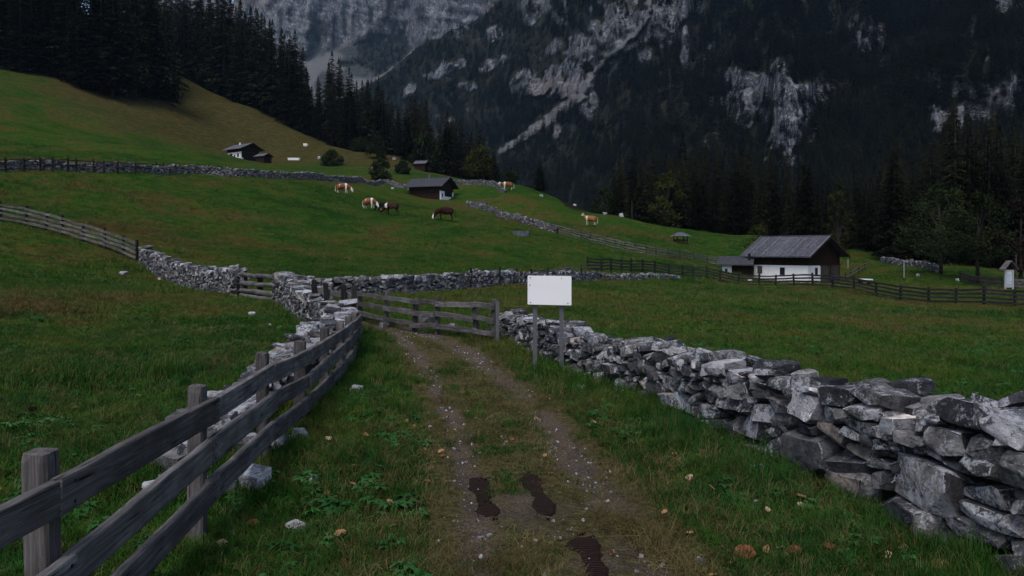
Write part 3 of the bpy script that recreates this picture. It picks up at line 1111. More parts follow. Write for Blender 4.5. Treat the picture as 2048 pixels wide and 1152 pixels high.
# far wood on the mountain: instances
LITE = [proto('far_spruce_%s' % 'abc'[k], spruce_mesh(300 + k, 20, [3.2, 3.8, 2.7][k], 17, 6, 3, .02)) for k in range(3)]
fp = np.concatenate([a for a, b in FOREST_PTS])
fs = np.concatenate([b for a, b in FOREST_PTS]) / 20.0
nf = len(fp)
scatter('mountain_forest', fp - np.array([0, 0, .6]), np.stack([np.zeros(nf), np.zeros(nf), RNG.uniform(0, 6.28, nf)], 1),
        np.stack([fs * 1.25, fs * 1.25, fs], 1), RNG.integers(0, 3, nf), LITE, label='dark spruce forest covering the far mountain sides', cat='forest')


# ------------------------------------------------------------------ stones
def rock_mesh(seed, cuts=9, sub=0, jit=.0, pw=.78, flat=1.0):
    rg = random.Random(seed)
    bm = bmesh.new()
    bmesh.ops.create_cube(bm, size=1.0)
    for v in bm.verts:
        v.co += Vector((rg.uniform(-.12, .12), rg.uniform(-.1, .1), rg.uniform(-.12, .12)))
    for k in range(cuts):
        n = Vector((rg.gauss(0, 1), rg.gauss(0, 1), rg.gauss(0, 1))).normalized()
        sup = max(v.co.dot(n) for v in bm.verts)
        dcut = sup * rg.uniform(pw, .97)
        bmesh.ops.bisect_plane(bm, geom=bm.verts[:] + bm.edges[:] + bm.faces[:], plane_co=n * dcut, plane_no=n, clear_outer=True)
        pts = [v.co.copy() for v in bm.verts]
        bm.clear()
        for q in pts:
            bm.verts.new(q)
        bmesh.ops.remove_doubles(bm, verts=bm.verts[:], dist=.035)
        bmesh.ops.convex_hull(bm, input=bm.verts[:])
    # normalise to the unit box
    for ax in range(3):
        lo = min(v.co[ax] for v in bm.verts)
        hi = max(v.co[ax] for v in bm.verts)
        for v in bm.verts:
            v.co[ax] = (v.co[ax] - lo) / (hi - lo) - .5
    loose = [v for v in bm.verts if not v.link_faces]
    bmesh.ops.delete(bm, geom=loose, context='VERTS')
    if sub:
        bmesh.ops.dissolve_limit(bm, angle_limit=R(9), verts=bm.verts[:], edges=bm.edges[:])
        bmesh.ops.bevel(bm, geom=bm.edges[:], offset=.018, segments=1, affect='EDGES', profile=.5)
        bmesh.ops.triangulate(bm, faces=bm.faces[:])
        long = [e for e in bm.edges if e.calc_length() > .28]
        bmesh.ops.subdivide_edges(bm, edges=long, cuts=1)
        bmesh.ops.triangulate(bm, faces=bm.faces[:])
        off = Vector((seed * 3.1, seed * 1.7, 0))
        for v in bm.verts:
            v.co += mnoise.noise_vector(v.co * 3.2 + off) * jit
    bmesh.ops.recalc_face_normals(bm, faces=bm.faces[:])
    me = bpy.data.meshes.new('stone')
    bm.to_mesh(me)
    bm.free()
    me.shade_smooth()
    me.set_sharp_from_angle(angle=R(20))
    return me


ROCK_NEAR = [rock_mesh(500 + k, 10 + k % 6, 1, .045, .64) for k in range(30)]
ROCK_FAR = [rock_mesh(800 + k, 8 + k % 4, 0, 0, .66) for k in range(20)]
for m_ in ROCK_NEAR:
    m_.materials.append(M['stone'])
for m_ in ROCK_FAR:
    m_.materials.append(M['stone_far'])
ROCK_PALE = [m_.copy() for m_ in ROCK_NEAR[:8]]
for m_ in ROCK_PALE:
    m_.materials.clear()
    m_.materials.append(M['stone_pale'])


class Line:
    def __init__(s, pts):
        s.p = np.array(pts, float)
        s.c = np.concatenate([[0], np.cumsum(np.hypot(*np.diff(s.p, axis=0).T))])
        s.L = s.c[-1]

    def at(s, t):
        x = np.interp(t, s.c, s.p[:, 0])
        y = np.interp(t, s.c, s.p[:, 1])
        e = .25
        tx = np.interp(t + e, s.c, s.p[:, 0]) - np.interp(t - e, s.c, s.p[:, 0])
        ty = np.interp(t + e, s.c, s.p[:, 1]) - np.interp(t - e, s.c, s.p[:, 1])
        l = math.hypot(tx, ty) or 1
        return x, y, tx / l, ty / l


def smooth_line(pts, n=6):
    """Catmull-Rom"""
    p = [np.array(q, float) for q in pts]
    p = [2 * p[0] - p[1]] + p + [2 * p[-1] - p[-2]]
    out = []
    for i in range(1, len(p) - 2):
        for k in range(n):
            t = k / n
            a, b, c, d = p[i - 1], p[i], p[i + 1], p[i + 2]
            out.append(.5 * (2 * b + (c - a) * t + (2 * a - 5 * b + 4 * c - d) * t * t + (3 * b - a - 3 * c + d) * t ** 3))
    out.append(p[-2])
    return [tuple(q) for q in out]


def pack(L, hfun, sfun, seed, ratio=(.26, .62)):
    rg = random.Random(seed)
    ds = .03
    n = int(L / ds)
    skyl = np.zeros(n) - .2
    tgt = np.array([hfun(i * ds) for i in range(n)])
    res = []
    nz = np.random.RandomState(seed * 977).rand(n + 997) * .03
    for it in range(4000):
        gap = tgt - skyl
        i = int(np.argmax(gap + nz[(it * 37) % 997:(it * 37) % 997 + n]))
        if gap[i] < .05:
            break
        sz = sfun(i * ds, skyl[i])
        wd = sz * rg.choice([rg.uniform(.5, .9), rg.uniform(.8, 1.25), rg.uniform(1.0, 1.45)])
        ht = min(wd * rg.uniform(*ratio), max(.05, gap[i] + .06))
        ht = min(max(ht, sz * .22), .30)
        a = i
        while a > 0 and skyl[a - 1] < skyl[i] + .3 * ht and (i - a) * ds < wd * .75:
            a -= 1
        b = i
        while b < n - 1 and skyl[b + 1] < skyl[i] + .3 * ht and (b - i) * ds < wd * .75:
            b += 1
        vw = (b - a + 1) * ds
        if vw < wd * .5:
            wd = max(vw * 1.25, sz * .34)
            ht = min(ht, wd * .8)
        m = int(wd / ds)
        m = max(2, m)
        lo = a + max(0, int((vw - wd) / ds * rg.random()))
        lo = max(0, min(max(lo, i - m + 1), i, n - m))
        hi = min(n, lo + m)
        base = float(np.percentile(skyl[lo:hi], 62))
        k0 = skyl[lo:lo + max(1, (hi - lo) // 3)].mean()
        k1 = skyl[hi - max(1, (hi - lo) // 3):hi].mean()
        tilt = math.atan2(k1 - k0, max(.05, wd)) * .55
        skyl[lo:hi] = np.maximum(skyl[lo:hi], base + ht * .93)
        res.append(((lo + hi) / 2 * ds, base, wd, ht, max(-.4, min(.4, tilt))))
    return res


def stone_wall(name, label, pts, hfun, sfun, thick, seed, lib, parts=True, near=False, both=True, group=None, pale=0.0, maxparts=300, face=1, ratio=(.26, .62)):
    """a dry stone wall; face = +1: the seen face lies to the right of the running direction"""
    ln = Line(pts)
    rg = random.Random(seed)
    x, y, _, _ = ln.at(0)
    root = empty(name, (x, y, h1(x, y)))
    tag(root, label, 'wall', group)
    inv = Matrix.Translation(-root.location)
    items = []
    for side in ([face, -face] if both else [face]):
        st = pack(ln.L, hfun, sfun, seed + (5 if side != face else 0), ratio)
        for (s, zb, wd, ht, tilt) in st:
            x, y, tx, ty = ln.at(s)
            dep = thick * rg.uniform(.5, .68)
            offn = (thick / 2 - dep / 2) * side + rg.uniform(-.035, .035) * (thick / .6)
            nx, ny = ty, -tx
            px, py = x + nx * offn, y + ny * offn
            g = h1(px, py)
            rot = Matrix.Rotation(math.atan2(ty, tx) + rg.gauss(0, .16), 4, 'Z') @ Matrix.Rotation(-tilt + rg.gauss(0, .12), 4, 'Y') @ Matrix.Rotation(rg.gauss(0, .17), 4, 'X')
            flip = Matrix.Rotation(math.pi * rg.randrange(2), 4, 'Z') @ Matrix.Rotation(math.pi * rg.randrange(2), 4, 'X')
            sc = Matrix.Diagonal((wd * 1.04, dep, ht * 1.07, 1))
            mt = Matrix.Translation((px, py, g + zb + ht / 2)) @ rot @ sc @ flip
            key = (side == face, wd * ht / max(1, py) ** 2)
            items.append((key, mt, lib[rg.randrange(len(lib))], side == face, zb, ht, s))
    items.sort(key=lambda q: q[0], reverse=True)
    bm_v, bm_f = [], []
    cnt = 0
    for key, mt, me, front, zb, ht, s in items:
        if parts and cnt < maxparts and (front or cnt < maxparts * .9):
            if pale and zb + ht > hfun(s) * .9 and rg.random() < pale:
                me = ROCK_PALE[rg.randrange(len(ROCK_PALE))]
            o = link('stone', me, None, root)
            o.matrix_local = inv @ mt
            cnt += 1
        else:
            b = len(bm_v)
            mm = inv @ mt
            src = me
            bm_v += [tuple(mm @ v.co) for v in src.vertices]
            bm_f += [tuple(i + b for i in pl.vertices) for pl in src.polygons]
    if bm_v:
        me = mesh_py('rubble', bm_v, bm_f, M['stone'] if near else M['stone_far'])
        me.shade_smooth()
        me.set_sharp_from_angle(angle=R(28))
        o = link('rubble', me, None, root)
        tag(o, kind='stuff')
    # hearting inside the wall, near black so shade is painted into the gaps
    mb = MB()
    nseg = max(4, int(ln.L / .4))
    ring = []
    for k in range(nseg + 1):
        s = ln.L * k / nseg
        x, y, tx, ty = ln.at(s)
        nx, ny = ty, -tx
        hh = max(.05, hfun(s) - .16)
        w2 = thick * .24
        a = Vector((x + nx * w2, y + ny * w2, 0))
        b = Vector((x - nx * w2, y - ny * w2, 0))
        g = h1(x, y)
        ring.append([(a.x, a.y, g - .15), (a.x, a.y, g + hh), (b.x, b.y, g + hh), (b.x, b.y, g - .15)])
    vv = [tuple(Vector(q) - root.location) for r_ in ring for q in r_]
    ff = []
    for k in range(nseg):
        for j in range(4):
            ff.append((k * 4 + j, k * 4 + (j + 1) % 4, k * 4 + 4 + (j + 1) % 4, k * 4 + 4 + j))
    ff += [(0, 1, 2, 3), tuple(nseg * 4 + q for q in (3, 2, 1, 0))]
    link('hearting', mesh_py('hearting', vv, ff, M['near_black']), None, root)
    return root


print('T', round(time.time() - T0, 1))
WALL_R = smooth_line([(-.1, 16.2), (.08, 15.0), (.5, 13.3), (1.02, 11.25), (1.45, 9.95), (1.87, 8.7), (2.18, 7.25), (2.42, 6.4), (2.66, 5.4), (2.9, 4.5), (3.2, 3.4), (3.5, 2.5)], 8)
lr = Line(WALL_R)


def h_r(s):
    return float(np.interp(s / lr.L, [0, .03, .2, .45, .6, .75, .87, 1], [.45, .56, .57, .58, .66, .72, .80, .82])) + .17 * float(fbm(s * 1.9, 0, 3, 2))


def s_r(s, z):
    return float(np.interp(s / lr.L, [0, .3, .55, .75, .9, 1], [.17, .19, .24, .31, .38, .42])) * (1.35 if z < .2 else (.8 if z > .5 else 1.0))


stone_wall('stone_wall', 'near dry stone wall of big lichened stones running along the right of the path', WALL_R, h_r, s_r, .62, 3, ROCK_NEAR, near=True, pale=.3, face=1)

# left line: wall remnant behind the near fence, bend, gap, wall
WALL_A = smooth_line([(-2.62, 5.9), (-2.72, 7.5), (-2.86, 9.5), (-3.0, 11.5), (-3.12, 13.3), (-3.35, 14.9)], 6)
la = Line(WALL_A)
stone_wall('stone_wall', 'low tumbled stone wall behind the nearest wooden fence on the left', WALL_A,
           lambda s: float(np.interp(s / la.L, [0, .12, .3, .5, .75, 1], [.12, .34, .40, .50, .60, .62])) + .10 * float(fbm(s * 1.6, 5, 8, 2)),
           lambda s, z: .27, .55, 13, ROCK_NEAR, near=True, pale=.55, face=1)
WALL_B = smooth_line([(-3.5, 15.4), (-4.3, 17.3), (-5.2, 19.2), (-6.3, 21.9), (-7.5, 24.4)], 6)
lb_ = Line(WALL_B)
stone_wall('stone_wall', 'short stone wall with bright top stones at the bend beyond the near fence', WALL_B,
           lambda s: float(np.interp(s / lb_.L, [0, .2, .5, 1], [.45, .62, .80, .92])) + .06 * float(fbm(s * 1.4, 5, 18, 2)),
           lambda s, z: .27, .6, 23, ROCK_FAR, pale=.5, face=-1)
WALL_C = smooth_line([(-9.5, 26.3), (-12.5, 30.5), (-16, 35.5), (-19.6, 40)], 6)
lc = Line(WALL_C)
stone_wall('stone_wall', 'stone wall left of the log rails, running up to the grey rail fence', WALL_C,
           lambda s: .92 + .05 * float(fbm(s * 1.2, 5, 28, 2)), lambda s, z: .33, .6, 33, ROCK_FAR, pale=.4, face=-1)
WALL_D = smooth_line([(-8.6, 29.6), (-6.3, 29.2), (-3, 32.5), (-.6, 37), (3.0, 44), (6.0, 50.5), (9.8, 57), (14.2, 64)], 6)
ld = Line(WALL_D)
stone_wall('stone_wall', 'long stone wall crossing the middle of the meadow behind the white sign', WALL_D,
           lambda s: float(np.interp(s / ld.L, [0, .1, .45, .56, .66, 1], [.6, .70, .66, .55, .32, .26])) + .06 * float(fbm(s * 1.2, 5, 38, 2)), lambda s, z: .32, .5, 43, ROCK_FAR, pale=.3, face=1)


def ground_line(pix, dmin=30):
    out = []
    for u, v in pix:
        p = gp(u, v, dmin)
        out.append((p.x, p.y))
    return out


WALL_E = smooth_line(ground_line([(-60, 341), (0, 341), (120, 340), (250, 343), (380, 347), (470, 352), (560, 357), (640, 361), (700, 364), (760, 368)]) + [at(812, 158), at(870, 162), at(930, 166), at(985, 158), at(1012, 146)], 6)
le = Line(WALL_E)
stone_wall('stone_wall', 'long grey stone wall crossing the upper hillside below the chalet', WALL_E, lambda s: .95 + .2 * float(fbm(s * .5, 5, 48, 2)), lambda s, z: .46, .7, 53, ROCK_FAR, parts=False, both=False, face=1)
WALL_F = smooth_line(ground_line([(935, 412), (965, 419), (1000, 433), (1040, 444), (1080, 456), (1115, 467)], 60), 6)
stone_wall('stone_wall', 'distant stone wall running down from the dark roofed house', WALL_F, lambda s: .8 + .1 * float(fbm(s * .5, 5, 58, 2)), lambda s, z: .5, .7, 63, ROCK_FAR, parts=False, both=False, face=1)
WALL_G = smooth_line([at(1765, 96), at(1800, 92), at(1840, 87), at(1880, 82)], 5)
stone_wall('stone_wall', 'low pale stone wall at the wood edge right of the white barn', WALL_G, lambda s: .7, lambda s, z: .5, .6, 73, ROCK_FAR, parts=False, both=False, face=1)


print('T', round(time.time() - T0, 1))
# ------------------------------------------------------------------ fences
def rail_mesh(L, hh, tt, seg, jit, seed, mat, taper=.0, rnd=False):
    rg = random.Random(seed)
    vv, ff = [], []
    prof = [(-.5, -.46), (-.44, -.5), (.44, -.5), (.5, -.46), (.5, .45), (.44, .5), (-.44, .5), (-.5, .45)] if not rnd else [(.5 * math.cos(a * math.pi / 4), .5 * math.sin(a * math.pi / 4)) for a in range(8)]
    ph = rg.uniform(0, 6.28)
    for i in range(seg + 1):
        f = i / seg
        x = (f - .5) * L
        dy = jit * math.sin(f * 3.1 + ph) * .7
        dz = jit * math.sin(f * 4.3 + ph * 2)
        hs = 1 + rg.uniform(-1, 1) * .05
        for (a, b) in prof:
            vv.append((x, a * tt + dy + rg.uniform(-1, 1) * jit * .12, b * hh * hs * (1 - taper * f) + dz + rg.uniform(-1, 1) * jit * .12))
    n = len(prof)
    for i in range(seg):
        for k in range(n):
            ff.append((i * n + k, i * n + (k + 1) % n, (i + 1) * n + (k + 1) % n, (i + 1) * n + k))
    ff.append(tuple(range(n - 1, -1, -1)))
    ff.append(tuple(seg * n + k for k in range(n)))
    return mesh_py('rail', vv, ff, mat)


def post_mesh(hh, w_, d_, seed, mat, slant=True):
    rg = random.Random(seed)
    prof = []
    for k in range(12):
        a = (k // 3) * math.pi / 2 + [-.66, 0, .66][k % 3]
        r_ = 1 / max(abs(math.cos(a)), abs(math.sin(a))) ** .92
        prof.append((.5 * r_ * math.cos(a), .5 * r_ * math.sin(a)))
    vv, ff = [], []
    lv = [-.45, 0, hh * .4, hh * .8, hh * .965, hh]
    n = len(prof)
    for i, z in enumerate(lv):
        s = 1.06 if z <= 0 else (1.0 if z < hh * .99 else .93)
        for (a, b) in prof:
            vv.append((a * w_ * s + rg.uniform(-1, 1) * w_ * .02, b * d_ * s + rg.uniform(-1, 1) * d_ * .02, z + ((b * .06 - .02 * rg.random()) * w_ if i >= 4 else 0)))
    for i in range(len(lv) - 1):
        for k in range(n):
            ff.append((i * n + k, i * n + (k + 1) % n, (i + 1) * n + (k + 1) % n, (i + 1) * n + k))
    c = len(vv)
    vv.append((0, 0, hh + .012))
    for k in range(n):
        ff.append(((len(lv) - 1) * n + k, (len(lv) - 1) * n + (k + 1) % n, c))
    return mesh_py('post', vv, ff, mat)


def fence(label, posts, ph, rails, rh, rt, pw, seed, mats=('post', 'rail'), side=1, jit=.012, seg=5, group=None, nails=False, rnd=False, skip=(), tilt=.03, over=.10, name='wooden_fence', zs=None, phs=None, rzs=None):
    rg = random.Random(seed)
    x, y = posts[0]
    zf = (lambda a, b: h1(a, b)) if zs is None else zs
    root = empty(name, (x, y, zf(x, y)))
    tag(root, label, 'fence', group)
    inv = Matrix.Translation(-root.location)
    P3 = [Vector((a, b, zf(a, b))) for a, b in posts]
    dirs = []
    for i in range(len(P3)):
        t = P3[min(i + 1, len(P3) - 1)] - P3[max(i - 1, 0)]
        dirs.append(math.atan2(t.y, t.x))
    for i, p in enumerate(P3):
        hh = ph * rg.uniform(.94, 1.07) if phs is None else phs[i]
        o = link('post', post_mesh(hh, pw * rg.uniform(.9, 1.1), pw * rg.uniform(.85, 1.05), seed * 31 + i, M[mats[0]]), None, root)
        o.matrix_local = inv @ Matrix.Translation(p) @ Matrix.Rotation(dirs[i], 4, 'Z') @ Matrix.Rotation(rg.gauss(0, tilt), 4, 'X') @ Matrix.Rotation(rg.gauss(0, tilt), 4, 'Y')
    for i in range(len(P3) - 1):
        if i in skip:
            continue
        a, b = P3[i], P3[i + 1]
        t = b - a
        nrm = Vector((t.y, -t.x, 0)).normalized() * side * (pw * .5 + rt * .52)
        for j, rz in enumerate(rails):
            za = (rz if rzs is None else rzs[i][j]) + rg.uniform(-1, 1) * jit * (1.4 if rzs is None else .3)
            zb = (rz if rzs is None else rzs[i + 1][j]) + rg.uniform(-1, 1) * jit * (1.4 if rzs is None else .3)
            p0 = a + nrm + Vector((0, 0, za))
            p1 = b + nrm + Vector((0, 0, zb))
            dd = p1 - p0
            Lr = dd.length + over * (1 if i % 2 else .4)
            lat = (.004 if (i + j) % 2 else -.004)
            q = dd.normalized()
            yv = Vector((-q.y, q.x, 0)).normalized()
            zv = q.cross(yv)
            mt = Matrix((q, yv, zv)).transposed().to_4x4()
            mt.translation = (p0 + p1) / 2 + nrm.normalized() * lat
            o = link('rail', rail_mesh(Lr, rh * rg.uniform(.9, 1.08), rt, seg, jit, seed * 57 + i * 7 + j, M[mats[1]], rnd=rnd), None, root)
            o.matrix_local = inv @ mt
            if nails and i < 4:
                for e in (-.5, .5):
                    for dz in (-.28, .28):
                        mb = MB()
                        xx = e * (dd.length - .02) * 1.0
                        yy = -side * (rt * .5 + .002)
                        mb.tube([(xx, yy * .9, dz * rh), (xx, yy * 1.06, dz * rh)], .0075, 7)
                        link('nail', mb.mesh('nail', M['nail']), None, o)
    return root


FA = [(-1.86, 1.15), (-1.895, 3.05), (-1.94, 4.62), (-2.1, 6.35), (-2.22, 7.85), (-2.33, 9.3), (-2.46, 10.7), (-2.62, 12.0), (-2.78, 13.2), (-2.98, 14.4)]
fence('nearest grey weathered wooden fence running along the left of the path', FA, 1.0, [0.86, .60, .35], 0.150, .05, .110, 1, side=1, jit=.005, seg=10, nails=True, tilt=.012, over=.16,
      phs=[1.0, .97, .96, .90, .85, .82, .78, .74, .70, .66],
      rzs=[(.80, .42, .10), (.80, .46, .18), (.80, .55, .31), (.735, .49, .24), (.68, .43, .19), (.65, .41, .17), (.62, .39, .15), (.58, .37, .13), (.55, .35, .12), (.52, .33, .10)])
fence('short dark fence with three posts seen from behind at the bend', [(-3.15, 14.75), (-3.55, 15.9), (-4.15, 16.9), (-4.7, 17.9)], 1.05, [.86, .58, .28], .13, .05, .11, 2, ('darkpost', 'rail'), side=1)
FB = [(-4.65, 20.6), (-3.95, 19.5), (-3.05, 18.2), (-2.2, 17.0), (-1.6, 16.1), (-.72, 15.0), (-.32, 14.35)]
fence('grey three rail fence closing the gap left of the white sign', FB, .82, [.70, .45, .20], .105, .045, .10, 3, side=1)
fence('short stretch of dark log rails between two stone walls', [(-7.75, 24.8), (-8.6, 25.6), (-9.4, 26.4)], .92, [.80, .53, .26, .06], .16, .13, .14, 4, ('darkpost', 'rail'), side=-1, rnd=True)
FD = ground_line([(2, 442), (52, 452), (92, 462), (124, 470), (166, 483), (210, 497), (247, 511), (274, 522)])
FD = [at(-60, 46)] + FD
fence('grey rail fence climbing the left meadow above the stone wall', FD, 1.08, [.95, .70, .45, .2], .13, .05, .13, 5, ('darkpost', 'rail'), side=1, jit=.02)
# right field fence
pe = [(1175, 58), (1203, 60), (1222, 61), (1243, 62), (1262, 63.5), (1285, 65), (1310, 66), (1338, 67), (1365, 68), (1387, 68), (1414, 68), (1440, 67), (1478, 65), (1518, 63.5), (1551, 62), (1588, 60.5), (1626, 58.5), (1665, 57),
      (1708, 55), (1752, 53), (1800, 51), (1857, 49), (1911, 47.5), (1968, 46), (2030, 44.5), (2100, 43), (2180, 41.5), (2270, 40), (2370, 38.5), (2480, 37)]
FE = [at(u, d) for u, d in pe]
fence('long dark four rail fence along the right field in front of the white barn', FE, 1.08, [.94, .70, .46, .2], .125, .05, .13, 6, ('darkpost', 'darkrail'), side=1, jit=.015)
fence('row of dark posts with thin rails in front of the middle stone wall', [(-1.9, 34.0), (-.62, 36.4), (.25, 38.4), (1.05, 40.0), (2.0, 41.8), (3.3, 44.4), (4.3, 46.6), (5.6, 49.3)], .98, [.86, .5], .07, .05, .10, 7, ('darkpost', 'rail'), side=1, skip=(0, 1, 2))
FF = ground_line([(1068, 452), (1088, 458), (1105, 463), (1122, 468), (1142, 473), (1162, 478), (1180, 483), (1196, 487), (1213, 491), (1230, 495), (1250, 500), (1270, 504), (1292, 508), (1312, 512), (1335, 515), (1360, 518), (1388, 522), (1415, 526), (1445, 530)], 50)
fence('distant dark rail fence slanting down the meadow towards the white barn', FF, 1.05, [.9, .62, .34, .08], .12, .05, .14, 8, ('darkpost', 'rail'), side=1, jit=.03, seg=3)
FG = ground_line([(-20, 342), (24, 342), (60, 341), (92, 341), (116, 342), (146, 343), (163, 343), (196, 344), (216, 345), (244, 346), (278, 347), (320, 348), (334, 349)], 40)
FG = [(x, y - .9) for x, y in FG]
fence('dark wooden posts and rails set before the upper hillside stone wall', FG, 1.45, [1.2, .7], .10, .05, .16, 9, ('darkpost', 'darkrail'), side=1, jit=.03, seg=3)
fence('small split rail fence beside the barn doors', [at(1690, 84), at(1702, 86), at(1716, 88), at(1730, 90)], .9, [.75, .35], .10, .06, .10, 10, ('darkpost', 'rail'), side=1, seg=3, tilt=.08)
fence('reddish brown plank fence left of the little shrine', [at(1920, 72), at(1940, 70), at(1962, 68), at(1984, 66.5), at(2003, 65.5)], 1.0, [.85, .55, .25], .2, .04, .10, 11, ('brown', 'planks'), side=1, seg=3)
fence('grey plank fence right of the little shrine', [at(2030, 63.5), at(2048, 63), at(2075, 62)], .9, [.75, .5, .25], .2, .04, .10, 12, ('darkpost', 'rail'), side=1, seg=3)

# ------------------------------------------------------------------ sign and its metal posts
def square_post(mb, x, y, z0, z1, w_):
    mb.box(x - w_ / 2, x + w_ / 2, y - w_ / 2, y + w_ / 2, z0, z1)


def build_sign():
    xr, yr = at(1123, 11.0)
    xl, yl = at(1070, 11.12)
    root = empty('sign', (xr, yr, h1(xr, yr)))
    tag(root, 'blank white rectangular sign on two grey metal posts before the stone wall', 'sign')
    z0 = root.location.z
    zt = EYE + (VH - 551) / FOC * 11.1
    zb = EYE + (VH - 608.5) / FOC * 11.1
    for (x, y, b) in ((xr, yr, 0), (xl, yl, 0)):
        mb = MB()
        square_post(mb, x - xr, y - yr, -.3, zt - .06 - z0, .062)
        mb.build('post', M['metal'], root)
    ang = math.atan2(yr - yl, xr - xl)
    c = P((1055.5 + 1141.5) / 2, 580, 11.03)
    q = link('panel', None or mesh_py('panel', *[[], []]), None, root)
    bm = bmesh.new()
    wd = (1141.5 - 1055.5) / FOC * 10.98
    bmesh.ops.create_cube(bm, size=1)
    bmesh.ops.scale(bm, vec=(wd / math.cos(ang) * 1.0, .018, zt - zb), verts=bm.verts[:])
    bmesh.ops.bevel(bm, geom=[e for e in bm.edges if abs((e.verts[0].co - e.verts[1].co).y) > .01], offset=.006, segments=2, affect='EDGES')
    bm.to_mesh(q.data)
    bm.free()
    q.data.materials.append(M['board'])
    q.location = (c.x - xr, c.y - yr - .055, (zt + zb) / 2 - z0)
    q.rotation_euler = (0, 0, ang)
    hw, hz = wd / 2, (zt - zb) / 2
    for (a, b) in ((-hw + .03, hz - .03), (hw - .13, hz - .035), (-hw + .03, -hz + .03), (hw - .035, -hz + .03), (-hw + .02, hz - .14)):
        mb = MB()
        mb.tube([(a, -.008, b), (a, -.014, b)], .009 if b < hz - .1 or a < 0 else .007, 8)
        mb.build('screw', M['metal'], q)


build_sign()
x, y = at(995, 14.15)
mb = MB()
mb.box(-.032, .032, -.032, .032, -.3, .80)
mb.box(-.036, .036, -.036, .036, .80, .815)
o = mb.build('metal_post', M['metal'])
o.location = (x, y, h1(x, y))
tag(o, 'grey square metal post at the end of the three rail fence', 'post')


print('T', round(time.time() - T0, 1))
# ------------------------------------------------------------------ houses
def rotz(a):
    return Matrix.Rotation(a, 4, 'Z')


def chalet(name, label, corner, ang, L, W, zg, hsplit, heave, hridge, ov, ove, mats, planks=0, tlow=.0, gable_white=True):
    """corner: right front corner; front wall runs along local -x, the gable along local +y"""
    root = empty(name, (corner[0], corner[1], zg), -ang)
    tag(root, label, 'building')
    low, upp, roof = mats
    mb = MB()
    mb.box(-L, 0, 0, W, -1.2, hsplit)
    mb.build('wall', M[low], root)
    sl = (hridge - heave) / (W / 2 + ove)
    hw = heave + sl * ove - .08
    mb = MB()
    a = .02
    vv = [(-L - a, -a, hsplit), (a, -a, hsplit), (a, W + a, hsplit), (-L - a, W + a, hsplit), (-L - a, -a, hw), (a, -a, hw), (a, W + a, hw), (-L - a, W + a, hw), (-L - a, W / 2, hridge - .12), (a, W / 2, hridge - .12)]
    mb.add(vv, [(0, 3, 2, 1), (0, 1, 5, 4), (2, 3, 7, 6), (1, 2, 6, 9, 5), (3, 0, 4, 8, 7), (4, 5, 9, 8), (6, 7, 8, 9)])
    mb.build('upper_wall', M[upp], root)
    for sgn in (0, 1):
        def pt(x, t, up):
            # t = 0 at the eave, 1 at the ridge
            yy = -ove + (W / 2 + ove) * t
            zz = heave + (hridge - heave) * t + up
            return (x, yy if not sgn else W - yy, zz)
        mb = MB()
        q = [pt(-L - ov, 0, 0), pt(ov, 0, 0), pt(ov, 1, 0), pt(-L - ov, 1, 0), pt(-L - ov, 0, .12), pt(ov, 0, .12), pt(ov, 1, .12), pt(-L - ov, 1, .12)]
        mb.add(q, [(0, 3, 2, 1), (4, 5, 6, 7), (0, 1, 5, 4), (1, 2, 6, 5), (2, 3, 7, 6), (3, 0, 4, 7)])
        r_ = mb.build('roof', M[roof], root)
        if planks:
            tot = L + 2 * ov
            n = planks
            for k in range(n):
                x0 = -L - ov + tot * k / n + .012
                x1 = -L - ov + tot * (k + 1) / n - .012
                e = random.uniform(.122, .16)
                s0 = random.uniform(-.012, .0)
                e2 = e + random.uniform(-.012, .012)
                m2 = MB()
                q = [pt(x0, s0, .118), pt(x1, s0, .118), pt(x1, 1.0, .118), pt(x0, 1.0, .118), pt(x0, s0, e), pt(x1, s0, e2), pt(x1, 1.0, e2), pt(x0, 1.0, e)]
                m2.add(q, [(4, 5, 6, 7), (0, 1, 5, 4), (1, 2, 6, 5), (2, 3, 7, 6), (3, 0, 4, 7)])
                m2.build('roof_plank', M[roof], r_)
    mb = MB()
    mb.tube([(-L - ov - .02, W / 2, hridge + .12), (ov + .02, W / 2, hridge + .12)], .10, 6)
    mb.build('ridge_beam', M['roofdark'], root)
    # barge boards on the gable end
    for sgn in (0, 1):
        mb = MB()
        y0, y1 = (-ove - .02, W / 2) if not sgn else (W + ove + .02, W / 2)
        x0, x1 = ov + .004, ov + .05
        mb.add([(x0, y0, heave - .12), (x1, y0, heave - .12), (x1, y1, hridge - .12), (x0, y1, hridge - .12), (x0, y0, heave + .13), (x1, y0, heave + .13), (x1, y1, hridge + .13), (x0, y1, hridge + .13)],
               [(0, 3, 2, 1), (4, 5, 6, 7), (0, 1, 5, 4), (1, 2, 6, 5), (2, 3, 7, 6), (3, 0, 4, 7)])
        mb.build('barge_board', M['brown'], root)
    return root


def window(root, wall, a0, a1, z0, z1, glass='glass', frame='brown'):
    """wall 'f' front (y=0, a along x) or 'g' gable (x=0, a along y)"""
    def bx(mb, p0, p1, q0, q1, o0, o1):
        if wall == 'f':
            mb.box(p0, p1, -o1, -o0, q0, q1)
        else:
            mb.box(o0, o1, p0, p1, q0, q1)
    mb = MB()
    bx(mb, a0, a1, z0, z1, -.05, .006)
    wn = mb.build('window', M[glass], root)
    mb = MB()
    t = .05
    bx(mb, a0 - t, a1 + t, z1, z1 + t, -.02, .03)
    bx(mb, a0 - t, a0, z0, z1 - .002, -.02, .03)
    bx(mb, a1, a1 + t, z0, z1 - .002, -.02, .03)
    mb.build('frame', M[frame], wn)
    mb = MB()
    bx(mb, a0 - t, a1 + t, z0 - t, z0 - .002, -.02, .06)
    mb.build('sill', M[frame], wn)
    return wn


